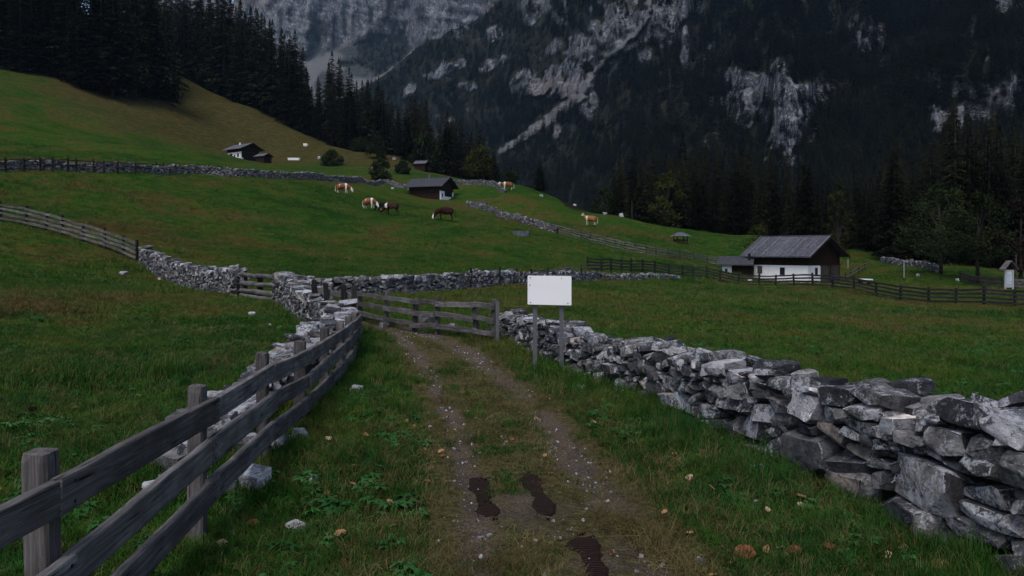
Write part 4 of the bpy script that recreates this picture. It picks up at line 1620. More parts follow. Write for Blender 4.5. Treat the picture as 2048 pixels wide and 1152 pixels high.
# white barn on the right
cx, cy = at(1616, 80)
zb_ = EYE + (VH - 566) / FOC * 80
barn = chalet('barn', 'white walled barn with grey shingle roof behind the right field fence', (cx, cy), math.atan2(.81, .59), 7.4, 6.1, zb_, 1.85, 2.72, 4.95, .8, .75, ('white', 'brown', 'shingle'), planks=30)
window(barn, 'f', -6.25, -5.75, .95, 1.65, 'metal')
window(barn, 'f', -3.35, -2.85, .85, 1.55)
window(barn, 'g', 1.35, 1.75, .85, 1.55)
dr = MB()
dr.box(.004, .03, 2.35, 6.08, -.1, 1.80)
dr = dr.build('door', M['near_black'], barn)
for k in range(11):
    y0 = 2.36 + k * .338
    if k == 5:
        continue
    mb = MB()
    mb.box(.032, .06 + random.uniform(0, .02), y0, y0 + .325, -.1, 1.80 + random.uniform(-.04, .02))
    mb.build('plank', M['planks'], dr)
mb = MB()
mb.box(.03, .10, 2.2, 6.2, 1.82, 1.96)
mb.build('door_beam', M['brown'], barn)
# lean-to of the barn
lx, ly = at(1463, 84)
sh = empty('lean_to_shed', (lx, ly, EYE + (VH - 556) / FOC * 84), -.35)
tag(sh, 'low lean-to shed with dark roof and white end wall left of the white barn', 'shed')
MB().box(-1.0, 0, 0, 2.4, -.8, 1.45).build('wall', M['white'], sh)
MB().box(0.005, 2.3, .15, 2.4, -.8, 1.42).build('dark_side', M['brown'], sh)
mb = MB()
mb.add([(-1.6, -.6, 1.42), (2.35, -.6, 1.42), (2.35, 2.9, 2.3), (-1.6, 2.9, 2.3), (-1.6, -.6, 1.54), (2.35, -.6, 1.54), (2.35, 2.9, 2.42), (-1.6, 2.9, 2.42)], [(0, 3, 2, 1), (4, 5, 6, 7), (0, 1, 5, 4), (1, 2, 6, 5), (2, 3, 7, 6), (3, 0, 4, 7)])
mb.build('roof', M['roofdark'], sh)
wn = MB().box(-.72, -.42, -.012, .02, .45, 1.05).build('window', M['glass'], sh)
mb = MB()
mb.box(1.7, 2.0, 1.2, 1.5, 1.9, 2.75)
mb.build('chimney', M['near_black'], sh)

# dark roofed house in the middle distance
cx, cy = at(880, 150)
hz = EYE + (VH - 403) / FOC * 150
h2 = chalet('wooden_house', 'dark wooden house with wide roof and white porch wall on the hillside', (cx, cy), math.atan2(.36, .93), 7.0, 6.0, hz, 2.0, 2.95, 5.0, .9, .9, ('brown', 'brown', 'roofdark'), planks=0)
MB().box(.03, .16, -.15, 5.9, -1.0, 1.15).build('porch_wall', M['white'], h2)
MB().box(.03, .16, -.15, 1.75, 1.152, 2.15).build('porch_wall', M['white'], h2)
MB().box(.03, .16, 5.5, 5.9, 1.152, 2.15).build('porch_wall', M['white'], h2)
MB().box(.16, .18, .5, .95, 1.0, 1.65).build('window', M['glass'], h2)
for k in range(5):
    MB().box(-6.3 + k * 1.25, -5.95 + k * 1.25, -.05, -.021, 1.9, 2.5).build('shutter', M['near_black'], h2)
MB().box(-3.9, -3.6, 2.6, 2.9, 4.6, 5.75).build('chimney', M['metal'], h2)

# chalet on the upper slope
cx, cy = at(482, 200)
hz = EYE + (VH - 317) / FOC * 200
h1_ = chalet('chalet', 'small chalet with white lower wall and dark gable on the upper slope', (cx, cy), .62, 6.2, 5.6, hz, 1.9, 2.55, 4.3, 1.3, .9, ('white', 'brown', 'shingle'), planks=0)
window(h1_, 'f', -1.6, -1.0, .55, 1.45)
window(h1_, 'f', -3.1, -2.6, .6, 1.1)
window(h1_, 'f', -5.0, -3.9, 1.0, 1.5)
MB().box(.02, .1, .2, 5.5, -.8, 1.88).build('gable_cladding', M['near_black'], h1_)
MB().box(-4.3, -4.0, 2.4, 2.7, 3.9, 4.85).build('chimney', M['white'], h1_)
MB().box(-.5, 3.2, -1.7, -1.5, -1.2, -.1).build('terrace_wall', M['stone_pale'], h1_)
cx, cy = at(528, 197)
s2 = chalet('wooden_shed', 'little dark wooden shed beside the upper chalet', (cx, cy), .5, 3.2, 2.6, EYE + (VH - 321) / FOC * 197, .9, 1.15, 1.95, .35, .35, ('brown', 'brown', 'shingle'))
cx, cy = at(850, 205)
s3 = chalet('hay_hut', 'half hidden hut with grey roof on the meadow above the dark roofed house', (cx, cy), .3, 3.0, 2.4, EYE + (VH - 337) / FOC * 205, .5, 1.3, 2.2, .4, .4, ('brown', 'brown', 'shingle'))

# open hay feeder on the crest
cx, cy = at(1361, 108)
fd = empty('hay_feeder', (cx, cy, h1(cx, cy)), .3)
tag(fd, 'small roofed hay feeder on posts on the meadow crest', 'feeder')
for sx in (-.8, .8):
    for sy in (-.5, .5):
        MB().box(sx - .06, sx + .06, sy - .06, sy + .06, -.2, 1.0).build('post', M['darkpost'], fd)
mb = MB()
mb.add([(-1.25, -.9, 1.0), (1.25, -.9, 1.0), (1.25, .9, 1.0), (-1.25, .9, 1.0), (-.45, 0, 1.55), (.45, 0, 1.55)], [(0, 3, 2, 1), (0, 1, 5, 4), (1, 2, 5), (2, 3, 4, 5), (3, 0, 4)])
mb.build('roof', M['shingle'], fd)
MB().box(-.8, .8, -.45, .45, .3, .55).build('rack', M['darkrail'], fd)

# wayside shrine at the right edge
def m_picture():
    n = NT('faded_picture')
    o = n.obj()
    a = n.noise(o, 5, 3, .6)
    c = n.ramp(a, [(.38, (.5, .52, .56)), (.5, (.22, .30, .40)), (.58, (.45, .46, .48)), (.68, (.10, .14, .20))])
    n.col(c)
    return n.m


cx, cy = at(2018, 62)
kz = h1(cx, cy)
shn = empty('wayside_shrine', (cx, cy, kz), .12)
tag(shn, 'little wayside shrine with white panel under a pointed gable roof', 'shrine')
MB().box(-.40, -.30, -.06, .06, -.2, 1.62).build('post', M['dullwhite'], shn)
MB().box(.30, .40, -.06, .06, -.2, 1.62).build('post', M['dullwhite'], shn)
pn = MB().box(-.298, .298, -.03, .03, .15, 1.6).build('panel', M['dullwhite'], shn)
MB().box(-.24, .24, -.036, -.0305, .45, 1.45).build('picture', m_picture(), pn)
mb = MB()
for s_ in (-1, 1):
    mb.add([(0, -.3, 2.32), (0, .3, 2.32), (s_ * .62, .3, 1.62), (s_ * .62, -.3, 1.62), (0, -.3, 2.38), (0, .3, 2.38), (s_ * .66, .3, 1.64), (s_ * .66, -.3, 1.64)],
           [(0, 1, 2, 3), (7, 6, 5, 4), (0, 3, 7, 4), (1, 5, 6, 2), (3, 2, 6, 7)])
mb.build('roof', M['rail'], shn)
mb = MB()
mb.add([(-.5, .05, 1.66), (.5, .05, 1.66), (0, .05, 2.28), (-.5, .1, 1.66), (.5, .1, 1.66), (0, .1, 2.28)], [(0, 1, 2), (5, 4, 3), (0, 3, 4, 1), (1, 4, 5, 2), (2, 5, 3, 0)])
mb.build('gable', M['brown'], shn)


def simple(name, mb, mat, u, d, label, cat, group=None, rz=0, z=None):
    x, y = at(u, d)
    o = mb.build(name, M[mat])
    o.location = (x, y, h1(x, y) if z is None else z)
    o.rotation_euler = (0, 0, rz)
    return tag(o, label, cat, group)


def pole(hh, r=.05):
    mb = MB()
    mb.tube([(0, 0, -.3), (0, 0, hh * .96), (0, 0, hh)], [r, r * .92, r * .6], 8)
    return mb


simple('white_post', pole(1.1, .045), 'dullwhite', 1696, 92, 'short white post behind the barn doors', 'post')
simple('white_post', pole(1.75, .045), 'dullwhite', 1808, 78, 'tall white post before the low pale stone wall', 'post')
simple('wooden_pole', pole(3.0, .06), 'planks', 1264, 126, 'thin bare pole on the meadow crest before the valley wood', 'pole')
simple('wooden_pole', pole(2.9, .05), 'planks', 2032, 64, 'thin bare pole right of the little shrine', 'pole')
# white topped trough
cx, cy = at(1730, 70)
tb = empty('trough', (cx, cy, h1(cx, cy)), .1)
tag(tb, 'white topped low trough on dark legs in the grass right of the barn', 'trough')
bm = bmesh.new()
bmesh.ops.create_cube(bm, size=1)
bmesh.ops.scale(bm, vec=(1.35, .6, .12), verts=bm.verts[:])
bmesh.ops.bevel(bm, geom=bm.edges[:], offset=.05, segments=2, affect='EDGES')
me = bpy.data.meshes.new('lid')
bm.to_mesh(me)
bm.free()
o = link('lid', me, M['board'], tb)
o.location = (0, 0, .52)
o.rotation_euler = (0, .04, 0)
for sx in (-.45, .45):
    MB().box(sx - .07, sx + .07, -.25, .25, -.2, .46).build('leg', M['near_black'], tb)


def trough(u, v, Lx, w_, hh, label, mat, rz, dmin=40):
    p = gp(u, v, dmin)
    mb = MB()
    n = 10
    rim = []
    for k in range(n):
        a = k * 2 * math.pi / n
        ca, sa = math.cos(a), math.sin(a)
        rim.append((Lx / 2 * (abs(ca) ** .5) * (1 if ca > 0 else -1), w_ / 2 * (abs(sa) ** .5) * (1 if sa > 0 else -1)))
    rings = [(.9, -.1), (1, hh), (.82, hh), (.75, hh * .45)]
    vv = [(a * s, b * s, z) for s, z in rings for a, b in rim]
    ff = [(i * n + k, i * n + (k + 1) % n, (i + 1) * n + (k + 1) % n, (i + 1) * n + k) for i in range(3) for k in range(n)]
    ff.append(tuple(3 * n + k for k in range(n)))
    mb.add(vv, ff)
    o = mb.build('trough', M[mat])
    o.location = p
    o.rotation_euler = (0, 0, rz)
    return tag(o, label, 'trough')


trough(1043, 471, 2.1, .75, .5, 'pale oblong water trough lying in the middle meadow', 'shingle', -.25)
trough(588, 320, 3.6, 1.2, .55, 'white oblong trough on the slope right of the upper chalet', 'white', 0, 100)
trough(953, 411, 3.8, 1.2, .6, 'flat pale slab at the start of the distant wall below the house', 'shingle', .0, 60)


# ------------------------------------------------------------------ loose stones
def loose_stone(u, v, wpx, label, hf=.55, lib=ROCK_PALE, dmin=2, group=None, sink=.25, d=None):
    p = gp(u, v, dmin) if d is None else Vector((*at(u, d), h1(*at(u, d))))
    wd = wpx / FOC * p.y
    o = link('stone', lib[random.randrange(len(lib))])
    o.name = 'field_stone'
    o.scale = (wd, wd * .8, wd * hf)
    o.rotation_euler = (random.uniform(-.15, .15), random.uniform(-.15, .15), random.uniform(0, 6.28))
    o.location = p + Vector((0, 0, wd * hf * (.5 - sink)))
    return tag(o, label, 'stone', group)


for a in [(247, 549, 15, 'white stone in the left meadow below the rail fence'), (503, 631, 15, 'pinkish white stone in the left meadow near the bend'), (540, 652, 8, 'tiny pale stone right of the pinkish stone in the left meadow'),
          (590, 1062, 36, 'rounded grey stone half sunk among weeds at the lower left'), (466, 1069, 20, 'small white stone below the near fence, left of the rounded grey stone'),
          (607, 968, 9, 'tiny white stone right of the near fence rails'), (628, 966, 22, 'small flat white stone right of the near fence'),
          (712, 783, 26, 'flat pale stone beside the path near the left fence'), (1168, 782, 28, 'pale stone fallen at the foot of the wall behind the sign'),
          (1402, 1123, 20, 'round white pebble at the lower right edge of the path'), (1460, 1106, 14, 'small grey pebble right of the path'),
          (1410, 893, 26, 'pale grey stone fallen at the foot of the right wall'), (1515, 945, 38, 'flat pale stone in the grass before the right wall'), (1512, 1007, 12, 'small white stone in the grass before the big wall stones'),
          (612, 292, 10, 'white boulder high on the brown slope above the trough'), (788, 320, 8, 'pale boulder on the slope above the dark roofed house'), (746, 338, 7, 'pale boulder near the cone shaped bush'),
          (785, 378, 6, 'tiny white boulder left of the dark roofed house'), (1083, 393, 8, 'pale boulder on the meadow crest right of the standing cow'), (1150, 406, 7, 'second pale boulder along the meadow crest'),
          (1210, 417, 8, 'grey boulder on the meadow crest below the round bush'), (1242, 424, 11, 'wide pale boulder on the meadow crest before the thin pole'), (640, 318, 10, 'flat pale boulder left of the wide dark bush'),
          (1836, 552, 8, 'small white stone on the grass before the low pale wall'), (1916, 562, 9, 'upright white stone left of the plank fence'), (320, 560, 9, 'small stone at the foot of the left wall'),
          (1500, 562, 8, 'little pale stone at the barn foot behind the field fence')]:
    u, v, wpx, lb = a
    loose_stone(u, v, wpx, lb, .6 if wpx > 12 else .75, dmin=3 if v > 540 else 60)
for a in [(318, 842, 58, 'angular white stone showing above the near fence top rail', 5.4), (440, 885, 62, 'grey lichened stone behind the near fence middle rail', 5.5), (500, 985, 74, 'large pale stone under the bottom rail of the near fence', 5.62),
          (492, 800, 62, 'flat topped pale stone behind the near fence top rail', 6.5), (560, 905, 44, 'pale rounded stone behind the fourth post foot of the near fence', 6.7), (600, 880, 34, 'small stone at the foot of the near fence beyond the fourth post', 7.1)]:
    u, v, wpx, lb, d = a
    loose_stone(u, v, wpx, lb, .72, d=d, sink=.12)
for u, v, wpx, lb in [(770, 655, 26, 'grey stone under the left part of the three rail fence'), (850, 648, 40, 'flat grey slab behind the three rail fence'), (905, 660, 30, 'dark stone behind the three rail fence posts'), (985, 672, 34, 'stone heap piece beside the grey metal post')]:
    loose_stone(u, v, wpx, lb, .6, ROCK_NEAR, dmin=10)


# ------------------------------------------------------------------ dark wet prints on the path
def m_print():
    n = NT('wet_print')
    p = n.pos()
    wv = n.new('ShaderNodeTexWave', wave_type='BANDS', bands_direction='Y')
    n.put(wv.inputs['Vector'], p)
    wv.inputs['Scale'].default_value = 11
    wv.inputs['Distortion'].default_value = 3.5
    wv.inputs['Detail'].default_value = 3
    g = n.noise(p, 24, 4, .6)
    c = n.ramp(n.math('ADD', n.math('MULTIPLY', wv.outputs['Fac'], .5), n.math('MULTIPLY', g, .5)), [(.25, (.0045, .0020, .0012)), (.7, (.019, .0078, .0042))])
    n.col(c)
    n.rough(.5)
    n.b.inputs['Specular IOR Level'].default_value = .12
    n.bump(wv.outputs['Fac'], .6, .012)
    return n.m


M['print'] = m_print()
PR = [
    ([(275, 250), (300, 215), (345, 205), (400, 195), (470, 205), (510, 270), (505, 310), (490, 340), (486, 390), (490, 430), (560, 480), (600, 530), (580, 570), (470, 580), (390, 560), (345, 530), (370, 470), (368, 420), (365, 380), (330, 340), (285, 305)], 'dark wet footprint shaped mark on the left rut of the path'),
    ([(785, 215), (820, 180), (860, 168), (900, 165), (970, 180), (1015, 220), (1020, 260), (1005, 290), (1010, 330), (1020, 350), (1080, 390), (1140, 440), (1155, 490), (1140, 540), (1090, 565), (1050, 560), (1010, 550), (940, 510), (910, 460), (930, 400), (920, 365), (905, 330), (850, 290), (800, 250)], 'dark wet footprint shaped mark with round heel in the middle of the path'),
    ([(1250, 860), (1280, 820), (1340, 806), (1400, 800), (1500, 800), (1580, 860), (1600, 930), (1600, 1040), (1660, 1090), (1670, 1180), (1640, 1300), (1560, 1310), (1480, 1200), (1430, 1060), (1420, 990), (1330, 920), (1260, 900)], 'large dark wet mark cut by the lower picture edge on the path'),
]


def path_z(x, y):
    return H(x, y) + .013 + .022 * fbm(np.asarray(x) * 3.1, np.asarray(y) * 3.1, 41, 2) - .012 + .006


PRINT_E = []
for k, (poly, lb) in enumerate(PR):
    q = []
    m_ = len(poly)
    for i in range(m_):
        a, b = np.array(poly[i]), np.array(poly[(i + 1) % m_])
        for t in np.linspace(0, 1, 5)[:-1]:
            c = a * (1 - t) + b * t
            c = c + np.array([3, .6]) * np.random.RandomState(k * 100 + i * 7 + int(t * 4)).uniform(-1, 1, 2)
            g = gp(880 + c[0] / 4.965, 920 + c[1] / 4.965, 2.5, 12)
            q.append((g.x, g.y))
    q = np.array(q)
    cen = q.mean(0)
    rings = [1.0, .97, .8, .6, .4, .2]
    vv, ff = [], []
    n = len(q)
    # the outline is a waisted shape: shrink towards its spine, not its centre
    ymin, ymax = q[:, 1].min(), q[:, 1].max()
    ys = ymin + (ymax - ymin) * (.5 - .5 * np.cos(np.linspace(.02, math.pi - .02, 40)))
    spx = []
    for yy in ys:
        xs_ = []
        for i in range(n):
            a, b = q[i], q[(i + 1) % n]
            if (a[1] - yy) * (b[1] - yy) <= 0 and abs(a[1] - b[1]) > 1e-9:
                xs_.append(a[0] + (yy - a[1]) / (b[1] - a[1]) * (b[0] - a[0]))
        spx.append((min(xs_), max(xs_)) if len(xs_) >= 2 else (cen[0], cen[0]))
    spx = np.array(spx)
    for i in range(2, 40, 5):
        PRINT_E.append((spx[i].mean(), ys[i], (spx[i, 1] - spx[i, 0]) / 2 + .05, .09))
    tt = np.linspace(0, 1, 17)
    X = spx[:, :1] * (1 - tt) + spx[:, 1:] * tt
    Y = np.repeat(ys[:, None], 17, 1)
    rag = np.random.RandomState(k + 9).uniform(-1, 1, (40, 2)) * .014
    X = X + rag[:, :1] * (1 - tt) ** 3 + rag[:, 1:] * tt ** 3
    Y = Y + .03 * fbm(X * 30, X * 0, 12, 2) * np.linspace(-1, 1, 40)[:, None] ** 4
    edge = np.minimum(np.minimum(tt, 1 - tt)[None] * 8, 1) * np.minimum(np.minimum(np.arange(40), 39 - np.arange(40))[:, None] / 2, 1)
    Z = path_z(X, Y) + .004 + .008 * edge + .004 * fbm(X * 20, Y * 20, 71, 2)
    o = link('wet_footprint', grid_mesh('wet_footprint', X, Y, Z, M['print']))
    tag(o, lb, 'footprint')


print('T', round(time.time() - T0, 1))
# ------------------------------------------------------------------ cows
def cow_mesh(pose):
    P_ = []
    E = []

    def v(x, y, z, rx, rz):
        P_.append((x, y, z, rx, rz))
        return len(P_) - 1
    hip = v(-.62, 0, 1.08, .31, .36)
    rump = v(-.92, 0, 1.12, .22, .24)
    belly = v(-.15, 0, 1.0, .37, .42)
    chest = v(.38, 0, 1.0, .33, .43)
    should = v(.68, 0, 1.06, .26, .35)
    E += [(rump, hip), (hip, belly), (belly, chest), (chest, should)]
    if pose == 'graze':
        n1 = v(.98, 0, .88, .18, .26)
        n2 = v(1.22, .02, .58, .15, .20)
        h0 = v(1.36, .03, .42, .13, .16)
        h1__ = v(1.46, .04, .16, .085, .085)
    elif pose == 'level':
        n1 = v(.98, 0, 1.08, .17, .20)
        n2 = v(1.22, 0, 1.14, .13, .16)
        h0 = v(1.42, 0, 1.14, .12, .13)
        h1__ = v(1.68, 0, 1.00, .085, .09)
    else:
        n1 = v(.90, 0, 1.22, .17, .20)
        n2 = v(1.08, 0, 1.45, .13, .15)
        h0 = v(1.25, 0, 1.55, .12, .13)
        h1__ = v(1.52, 0, 1.42, .085, .09)
    E += [(should, n1), (n1, n2), (n2, h0), (h0, h1__)]
    for s in (-1, 1):
        a = v(-.70, s * .20, .72, .155, .19)
        b = v(-.60, s * .21, .52, .09, .10)
        c = v(-.76, s * .21, .40, .062, .07)
        d = v(-.72 + (.05 if s > 0 else -.06), s * .21, .06, .05, .055)
        E += [(hip, a), (a, b), (b, c), (c, d)]
        a = v(.52, s * .18, .66, .12, .15)
        b = v(.52, s * .18, .40, .065, .07)
        d = v(.52 + (.10 if s > 0 else -.05), s * .18, .06, .05, .055)
        E += [(should, a), (a, b), (b, d)]
    me = bpy.data.meshes.new('cow_body')
    me.from_pydata([p[:3] for p in P_], E, [])
    o = bpy.data.objects.new('tmp', me)
    C.objects.link(o)
    md = o.modifiers.new('skin', 'SKIN')
    for i, p in enumerate(P_):
        me.skin_vertices[0].data[i].radius = (p[3], p[4])
    me.skin_vertices[0].data[0].use_root = True
    sb = o.modifiers.new('sub', 'SUBSURF')
    sb.levels = 2
    dg = bpy.context.evaluated_depsgraph_get()
    res = bpy.data.meshes.new_from_object(o.evaluated_get(dg))
    res.name = 'cow_body'
    bpy.data.objects.remove(o)
    res.materials.clear()
    res.shade_smooth()
    ext = MB()
    hp = Vector(P_[h0][:3])
    return res, hp


COWM = {k: cow_mesh(k) for k in ('graze', 'level', 'up')}


def m_cow(name, c, white, wmode):
    n = NT(name)
    o = n.obj()
    g = n.noise(o, 1.7, 2, .5)
    sx = n.new('ShaderNodeSeparateXYZ')
    n.put(sx.inputs[0], o)
    k = n.math('MULTIPLY', g, 1.0)
    if wmode == 'pied':        # white legs, head, shoulder band and rump
        leg = n.ramp(sx.outputs[2], [(.36, 1), (.50, 0)])
        n2 = n.math('ABSOLUTE', n.math('SUBTRACT', sx.outputs[0], .52))
        band = n.ramp(n2, [(.10, 1), (.2, 0)])
        head = n.ramp(sx.outputs[0], [(.0, 0), (1, 0)])
        hd = n.math('GREATER_THAN', sx.outputs[0], 1.22)
        rp = n.math('LESS_THAN', sx.outputs[0], -.93)
        f = n.math('MAXIMUM', n.math('MAXIMUM', leg, band), n.math('MAXIMUM', hd, rp))
        f = n.math('MAXIMUM', f, n.ramp(g, [(.60, 0), (.66, 1)]))
    elif wmode == 'band':
        n2 = n.math('ABSOLUTE', n.math('SUBTRACT', sx.outputs[0], .62))
        f = n.math('MULTIPLY', n.ramp(n2, [(.13, 1), (.2, 0)]), n.math('GREATER_THAN', sx.outputs[2], .75))
    elif wmode == 'face':
        f = n.math('GREATER_THAN', sx.outputs[0], 1.34)
    else:
        f = n.math('LESS_THAN', g, .05)
    dark = tuple(q * .55 for q in c)
    bc = n.mix(n.ramp(n.noise(o, 3, 3, .6), [(.35, 1), (.65, 0)]), c, dark)
    n.col(n.mix(f, bc, white))
    n.rough(.8)
    return n.m


CM = {'red': m_cow('red_pied_hide', (.20, .075, .032), (.58, .54, .50), 'pied'), 'brown': m_cow('dark_brown_hide', (.042, .020, .012), (.60, .57, .54), 'band'),
      'dark': m_cow('very_dark_hide', (.026, .008, .006), (.62, .60, .57), 'face'), 'black': m_cow('black_hide', (.010, .009, .009), (.5, .5, .5), 'none'),
      'tan': m_cow('tan_pied_hide', (.26, .115, .050), (.52, .44, .36), 'pied')}


def cow(u, v, dmin, pose, col, rz, label, s=1.0):
    p = gp(u, v, dmin) + Vector((0, 0, .12))
    root = empty('cow', p, rz)
    root.scale = (s, s, s * 1.1)
    tag(root, label, 'cow', 'cows grazing on the hillside meadow')
    me, hp = COWM[pose]
    me = me.copy()
    me.materials.append(CM[col])
    b = link('body', me, None, root)
    for sgn in (-1, 1):
        mb = MB()
        mb.tube([hp + Vector((-.02, sgn * .08, .09)), hp + Vector((.0, sgn * .17, .17)), hp + Vector((.05, sgn * .17, .28))], [.028, .02, .006], 5)
        mb.build('horn', M['white'], root)
        mb = MB()
        mb.tube([hp + Vector((-.05, sgn * .10, .05)), hp + Vector((-.08, sgn * .2, .03)), hp + Vector((-.09, sgn * .28, -.02))], [.03, .05, .012], 5)
        mb.build('ear', CM[col], root)
    mb = MB()
    mb.tube([(-1.05, 0, 1.14), (-1.15, 0, .95), (-1.14, 0, .6), (-1.13, 0, .42), (-1.12, 0, .26)], [.035, .025, .02, .05, .01], 6)
    mb.build('tail', CM[col], root)
    return root


cow(686, 389, 60, 'graze', 'red', -.12, 'red and white cow grazing alone highest on the meadow, facing right', 1.0)
cow(739, 420, 60, 'graze', 'red', -.45, 'red and white cow grazing left of the black cow', .95)
cow(764, 424, 60, 'graze', 'black', 2.75, 'black cow between the red and white cow and the dark brown cow', .78)
cow(783, 431, 60, 'graze', 'brown', 2.75, 'dark brown cow with white shoulder band, head lowered to the left', 1.05)
cow(891, 443, 60, 'graze', 'dark', math.pi + .1, 'very dark red brown cow with white muzzle grazing below the house', 1.05)
cow(1015, 382, 90, 'level', 'red', math.pi + .1, 'red brown cow standing at the meadow crest beside the wall end', 1.15)
cow(1181, 453, 70, 'up', 'tan', math.pi - .5, 'tan and white cow standing with raised head near the distant fence', 1.0)


# ------------------------------------------------------------------ fallen leaves
def leaf_mesh(seed):
    rg = random.Random(seed)
    vv, ff = [], []
    n = 12
    c = .5 + rg.uniform(-.1, .3)
    rows = 4
    for j in range(rows + 1):
        s = j / rows
        for k in range(n):
            a = k * 2 * math.pi / n
            r_ = (.5 + .045 * math.sin(a * 5 + seed) + .05 * rg.uniform(-1, 1)) * s
            x, y = r_ * math.cos(a) * 1.15, r_ * math.sin(a) * .8
            z = c * (x * x * .5 + abs(y) * .75) + .05 * rg.uniform(-1, 1) * s
            vv.append((x, y, z))
    for j in range(rows):
        for k in range(n):
            a, b = j * n + k, j * n + (k + 1) % n
            ff.append((a, b, b + n, a + n))
    mb = MB()
    mb.add(vv, ff)
    return mb.mesh('leaf', None, True)


LEAF = [leaf_mesh(k) for k in range(5)]


def m_fallen(name, c):
    n = NT(name)
    o = n.obj()
    g = n.noise(o, 4, 4, .6)
    n.col(n.ramp(g, [(.3, tuple(q * .45 for q in c)), (.6, c), (.8, tuple(q * 1.4 for q in c))]))
    n.rough(.65)
    return n.m


FL = [m_fallen('rust_leaf', (.16, .062, .030)), m_fallen('tan_leaf', (.30, .17, .09)), m_fallen('pale_leaf', (.40, .28, .19))]
for i, (u, v, wpx, c, lb) in enumerate([
        (58, 828, 40, 1, 'large curled tan leaf in the left meadow'), (219, 855, 20, 0, 'rust brown leaf standing in the left meadow grass'), (220, 765, 16, 0, 'small brown leaf in the left meadow above the curled tan leaf'),
        (505, 1058, 26, 0, 'rust brown leaf left of the rounded grey stone'), (681, 1078, 26, 1, 'tan leaf in the grass right of the rounded grey stone'), (780, 1015, 20, 1, 'tan leaf in the grass left of the wet footprints'),
        (657, 885, 16, 2, 'pale leaf beside the near fence foot'), (706, 978, 14, 1, 'small tan leaf between the near fence and the path'), (445, 1100, 26, 2, 'pale leaf below the near fence bottom rail'),
        (1380, 965, 24, 2, 'pale curled leaf on the right verge left of the wall'), (1600, 1005, 26, 1, 'tan leaf leaning before the wall, above the big bottom stone'), (1601, 1020, 18, 2, 'pale leaf tip below the leaning tan leaf'),
        (1640, 983, 24, 0, 'rust brown leaf against the bottom stones of the right wall'), (1490, 1118, 44, 0, 'long rust brown leaf at the lower right verge'), (1590, 1114, 38, 0, 'broad rust brown leaf right of the long rust leaf'),
        (1560, 1110, 22, 2, 'pale leaf between two rust brown leaves at the lower right'), (1660, 1105, 30, 0, 'rust brown leaf half hidden in weeds at the lower right'), (1808, 1110, 26, 2, 'pale curled leaf below the big bottom wall stone'),
        (1775, 1122, 20, 2, 'small pale leaf left of the pale curled leaf by the wall'), (1880, 1143, 38, 1, 'orange tan leaf at the lower right picture edge'), (1330, 1035, 14, 1, 'small tan leaf on the right verge of the path'),
        (1245, 1060, 16, 0, 'reddish brown leaf lying on the right rut'), (1188, 853, 12, 1, 'small tan leaf on the verge below the wall'), (1535, 1030, 16, 2, 'small pale leaf in the weeds before the wall')]):
    p = gp(u, v, 2.5)
    wd = wpx / FOC * p.y * .85
    me = LEAF[i % 5].copy()
    me.materials.append(FL[c])
    o = link('fallen_leaf', me)
    o.location = p + Vector((0, 0, .035))
    o.scale = (wd, wd, wd)
    o.rotation_euler = (random.uniform(.1, .7), random.uniform(-.5, .5), random.uniform(0, 6.28))
    tag(o, lb, 'leaf', 'fallen autumn leaves')


print('T', round(time.time() - T0, 1))
# ------------------------------------------------------------------ grass and ground cover
def tuft_mesh(seed, n, hmin, hmax, spread, width, lean, mat):
    rg = random.Random(seed)
    vv, ff = [], []
    for k in range(n):
        a = rg.uniform(0, 6.283)
        r_ = spread * math.sqrt(rg.random())
        x, y = r_ * math.cos(a), r_ * math.sin(a)
        h_ = rg.uniform(hmin, hmax)
        b = rg.uniform(0, 6.283)
        ln = lean * h_ * rg.uniform(.2, 1.3)
        dx, dy = math.cos(b) * ln, math.sin(b) * ln
        c = rg.uniform(0, 6.283)
        wx, wy = math.cos(c) * width, math.sin(c) * width
        i = len(vv)
        vv += [(x - wx, y - wy, -.01), (x + wx, y + wy, -.01), (x + dx * .4 + wx * .75, y + dy * .4 + wy * .75, h_ * .6), (x + dx * .4 - wx * .75, y + dy * .4 - wy * .75, h_ * .6), (x + dx, y + dy, h_ * (1 - .25 * lean))]
        ff += [(i, i + 1, i + 2, i + 3), (i + 3, i + 2, i + 4)]
    return mesh_py('tuft', vv, ff, mat)


def weed_mesh(seed):
    rg = random.Random(seed)
    vv, ff = [], []
    for k in range(rg.randint(7, 11)):
        a = rg.uniform(0, 6.283)
        L = rg.uniform(.05, .12)
        hh = rg.uniform(.04, .13)
        d = Vector((math.cos(a), math.sin(a), 0))
        s = Vector((-d.y, d.x, 0))
        base = d * L * .4 + Vector((0, 0, hh * .8))
        for lob in (-.9, 0, .9):
            dd = (d * math.cos(lob) + s * math.sin(lob))
            ss = Vector((-dd.y, dd.x, 0))
            l2 = L * (1 if lob == 0 else .75)
            i = len(vv)
            q = [base, base + dd * l2 * .45 + ss * l2 * .26 + Vector((0, 0, .012)), base + dd * l2 * .8 + ss * l2 * .14 + Vector((0, 0, rg.uniform(-.01, .01))), base + dd * l2 + Vector((0, 0, -.015)),
                 base + dd * l2 * .8 - ss * l2 * .14 + Vector((0, 0, rg.uniform(-.01, .01))), base + dd * l2 * .45 - ss * l2 * .26 + Vector((0, 0, .012))]
            vv += [tuple(x_) for x_ in q]
            ff.append((i, i + 1, i + 2, i + 3, i + 4, i + 5))
        i = len(vv)
        vv += [(0, 0, 0), tuple(s * .004), tuple(base)]
        ff.append((i, i + 1, i + 2))
    return mesh_py('weed', vv, ff, M['weed'])


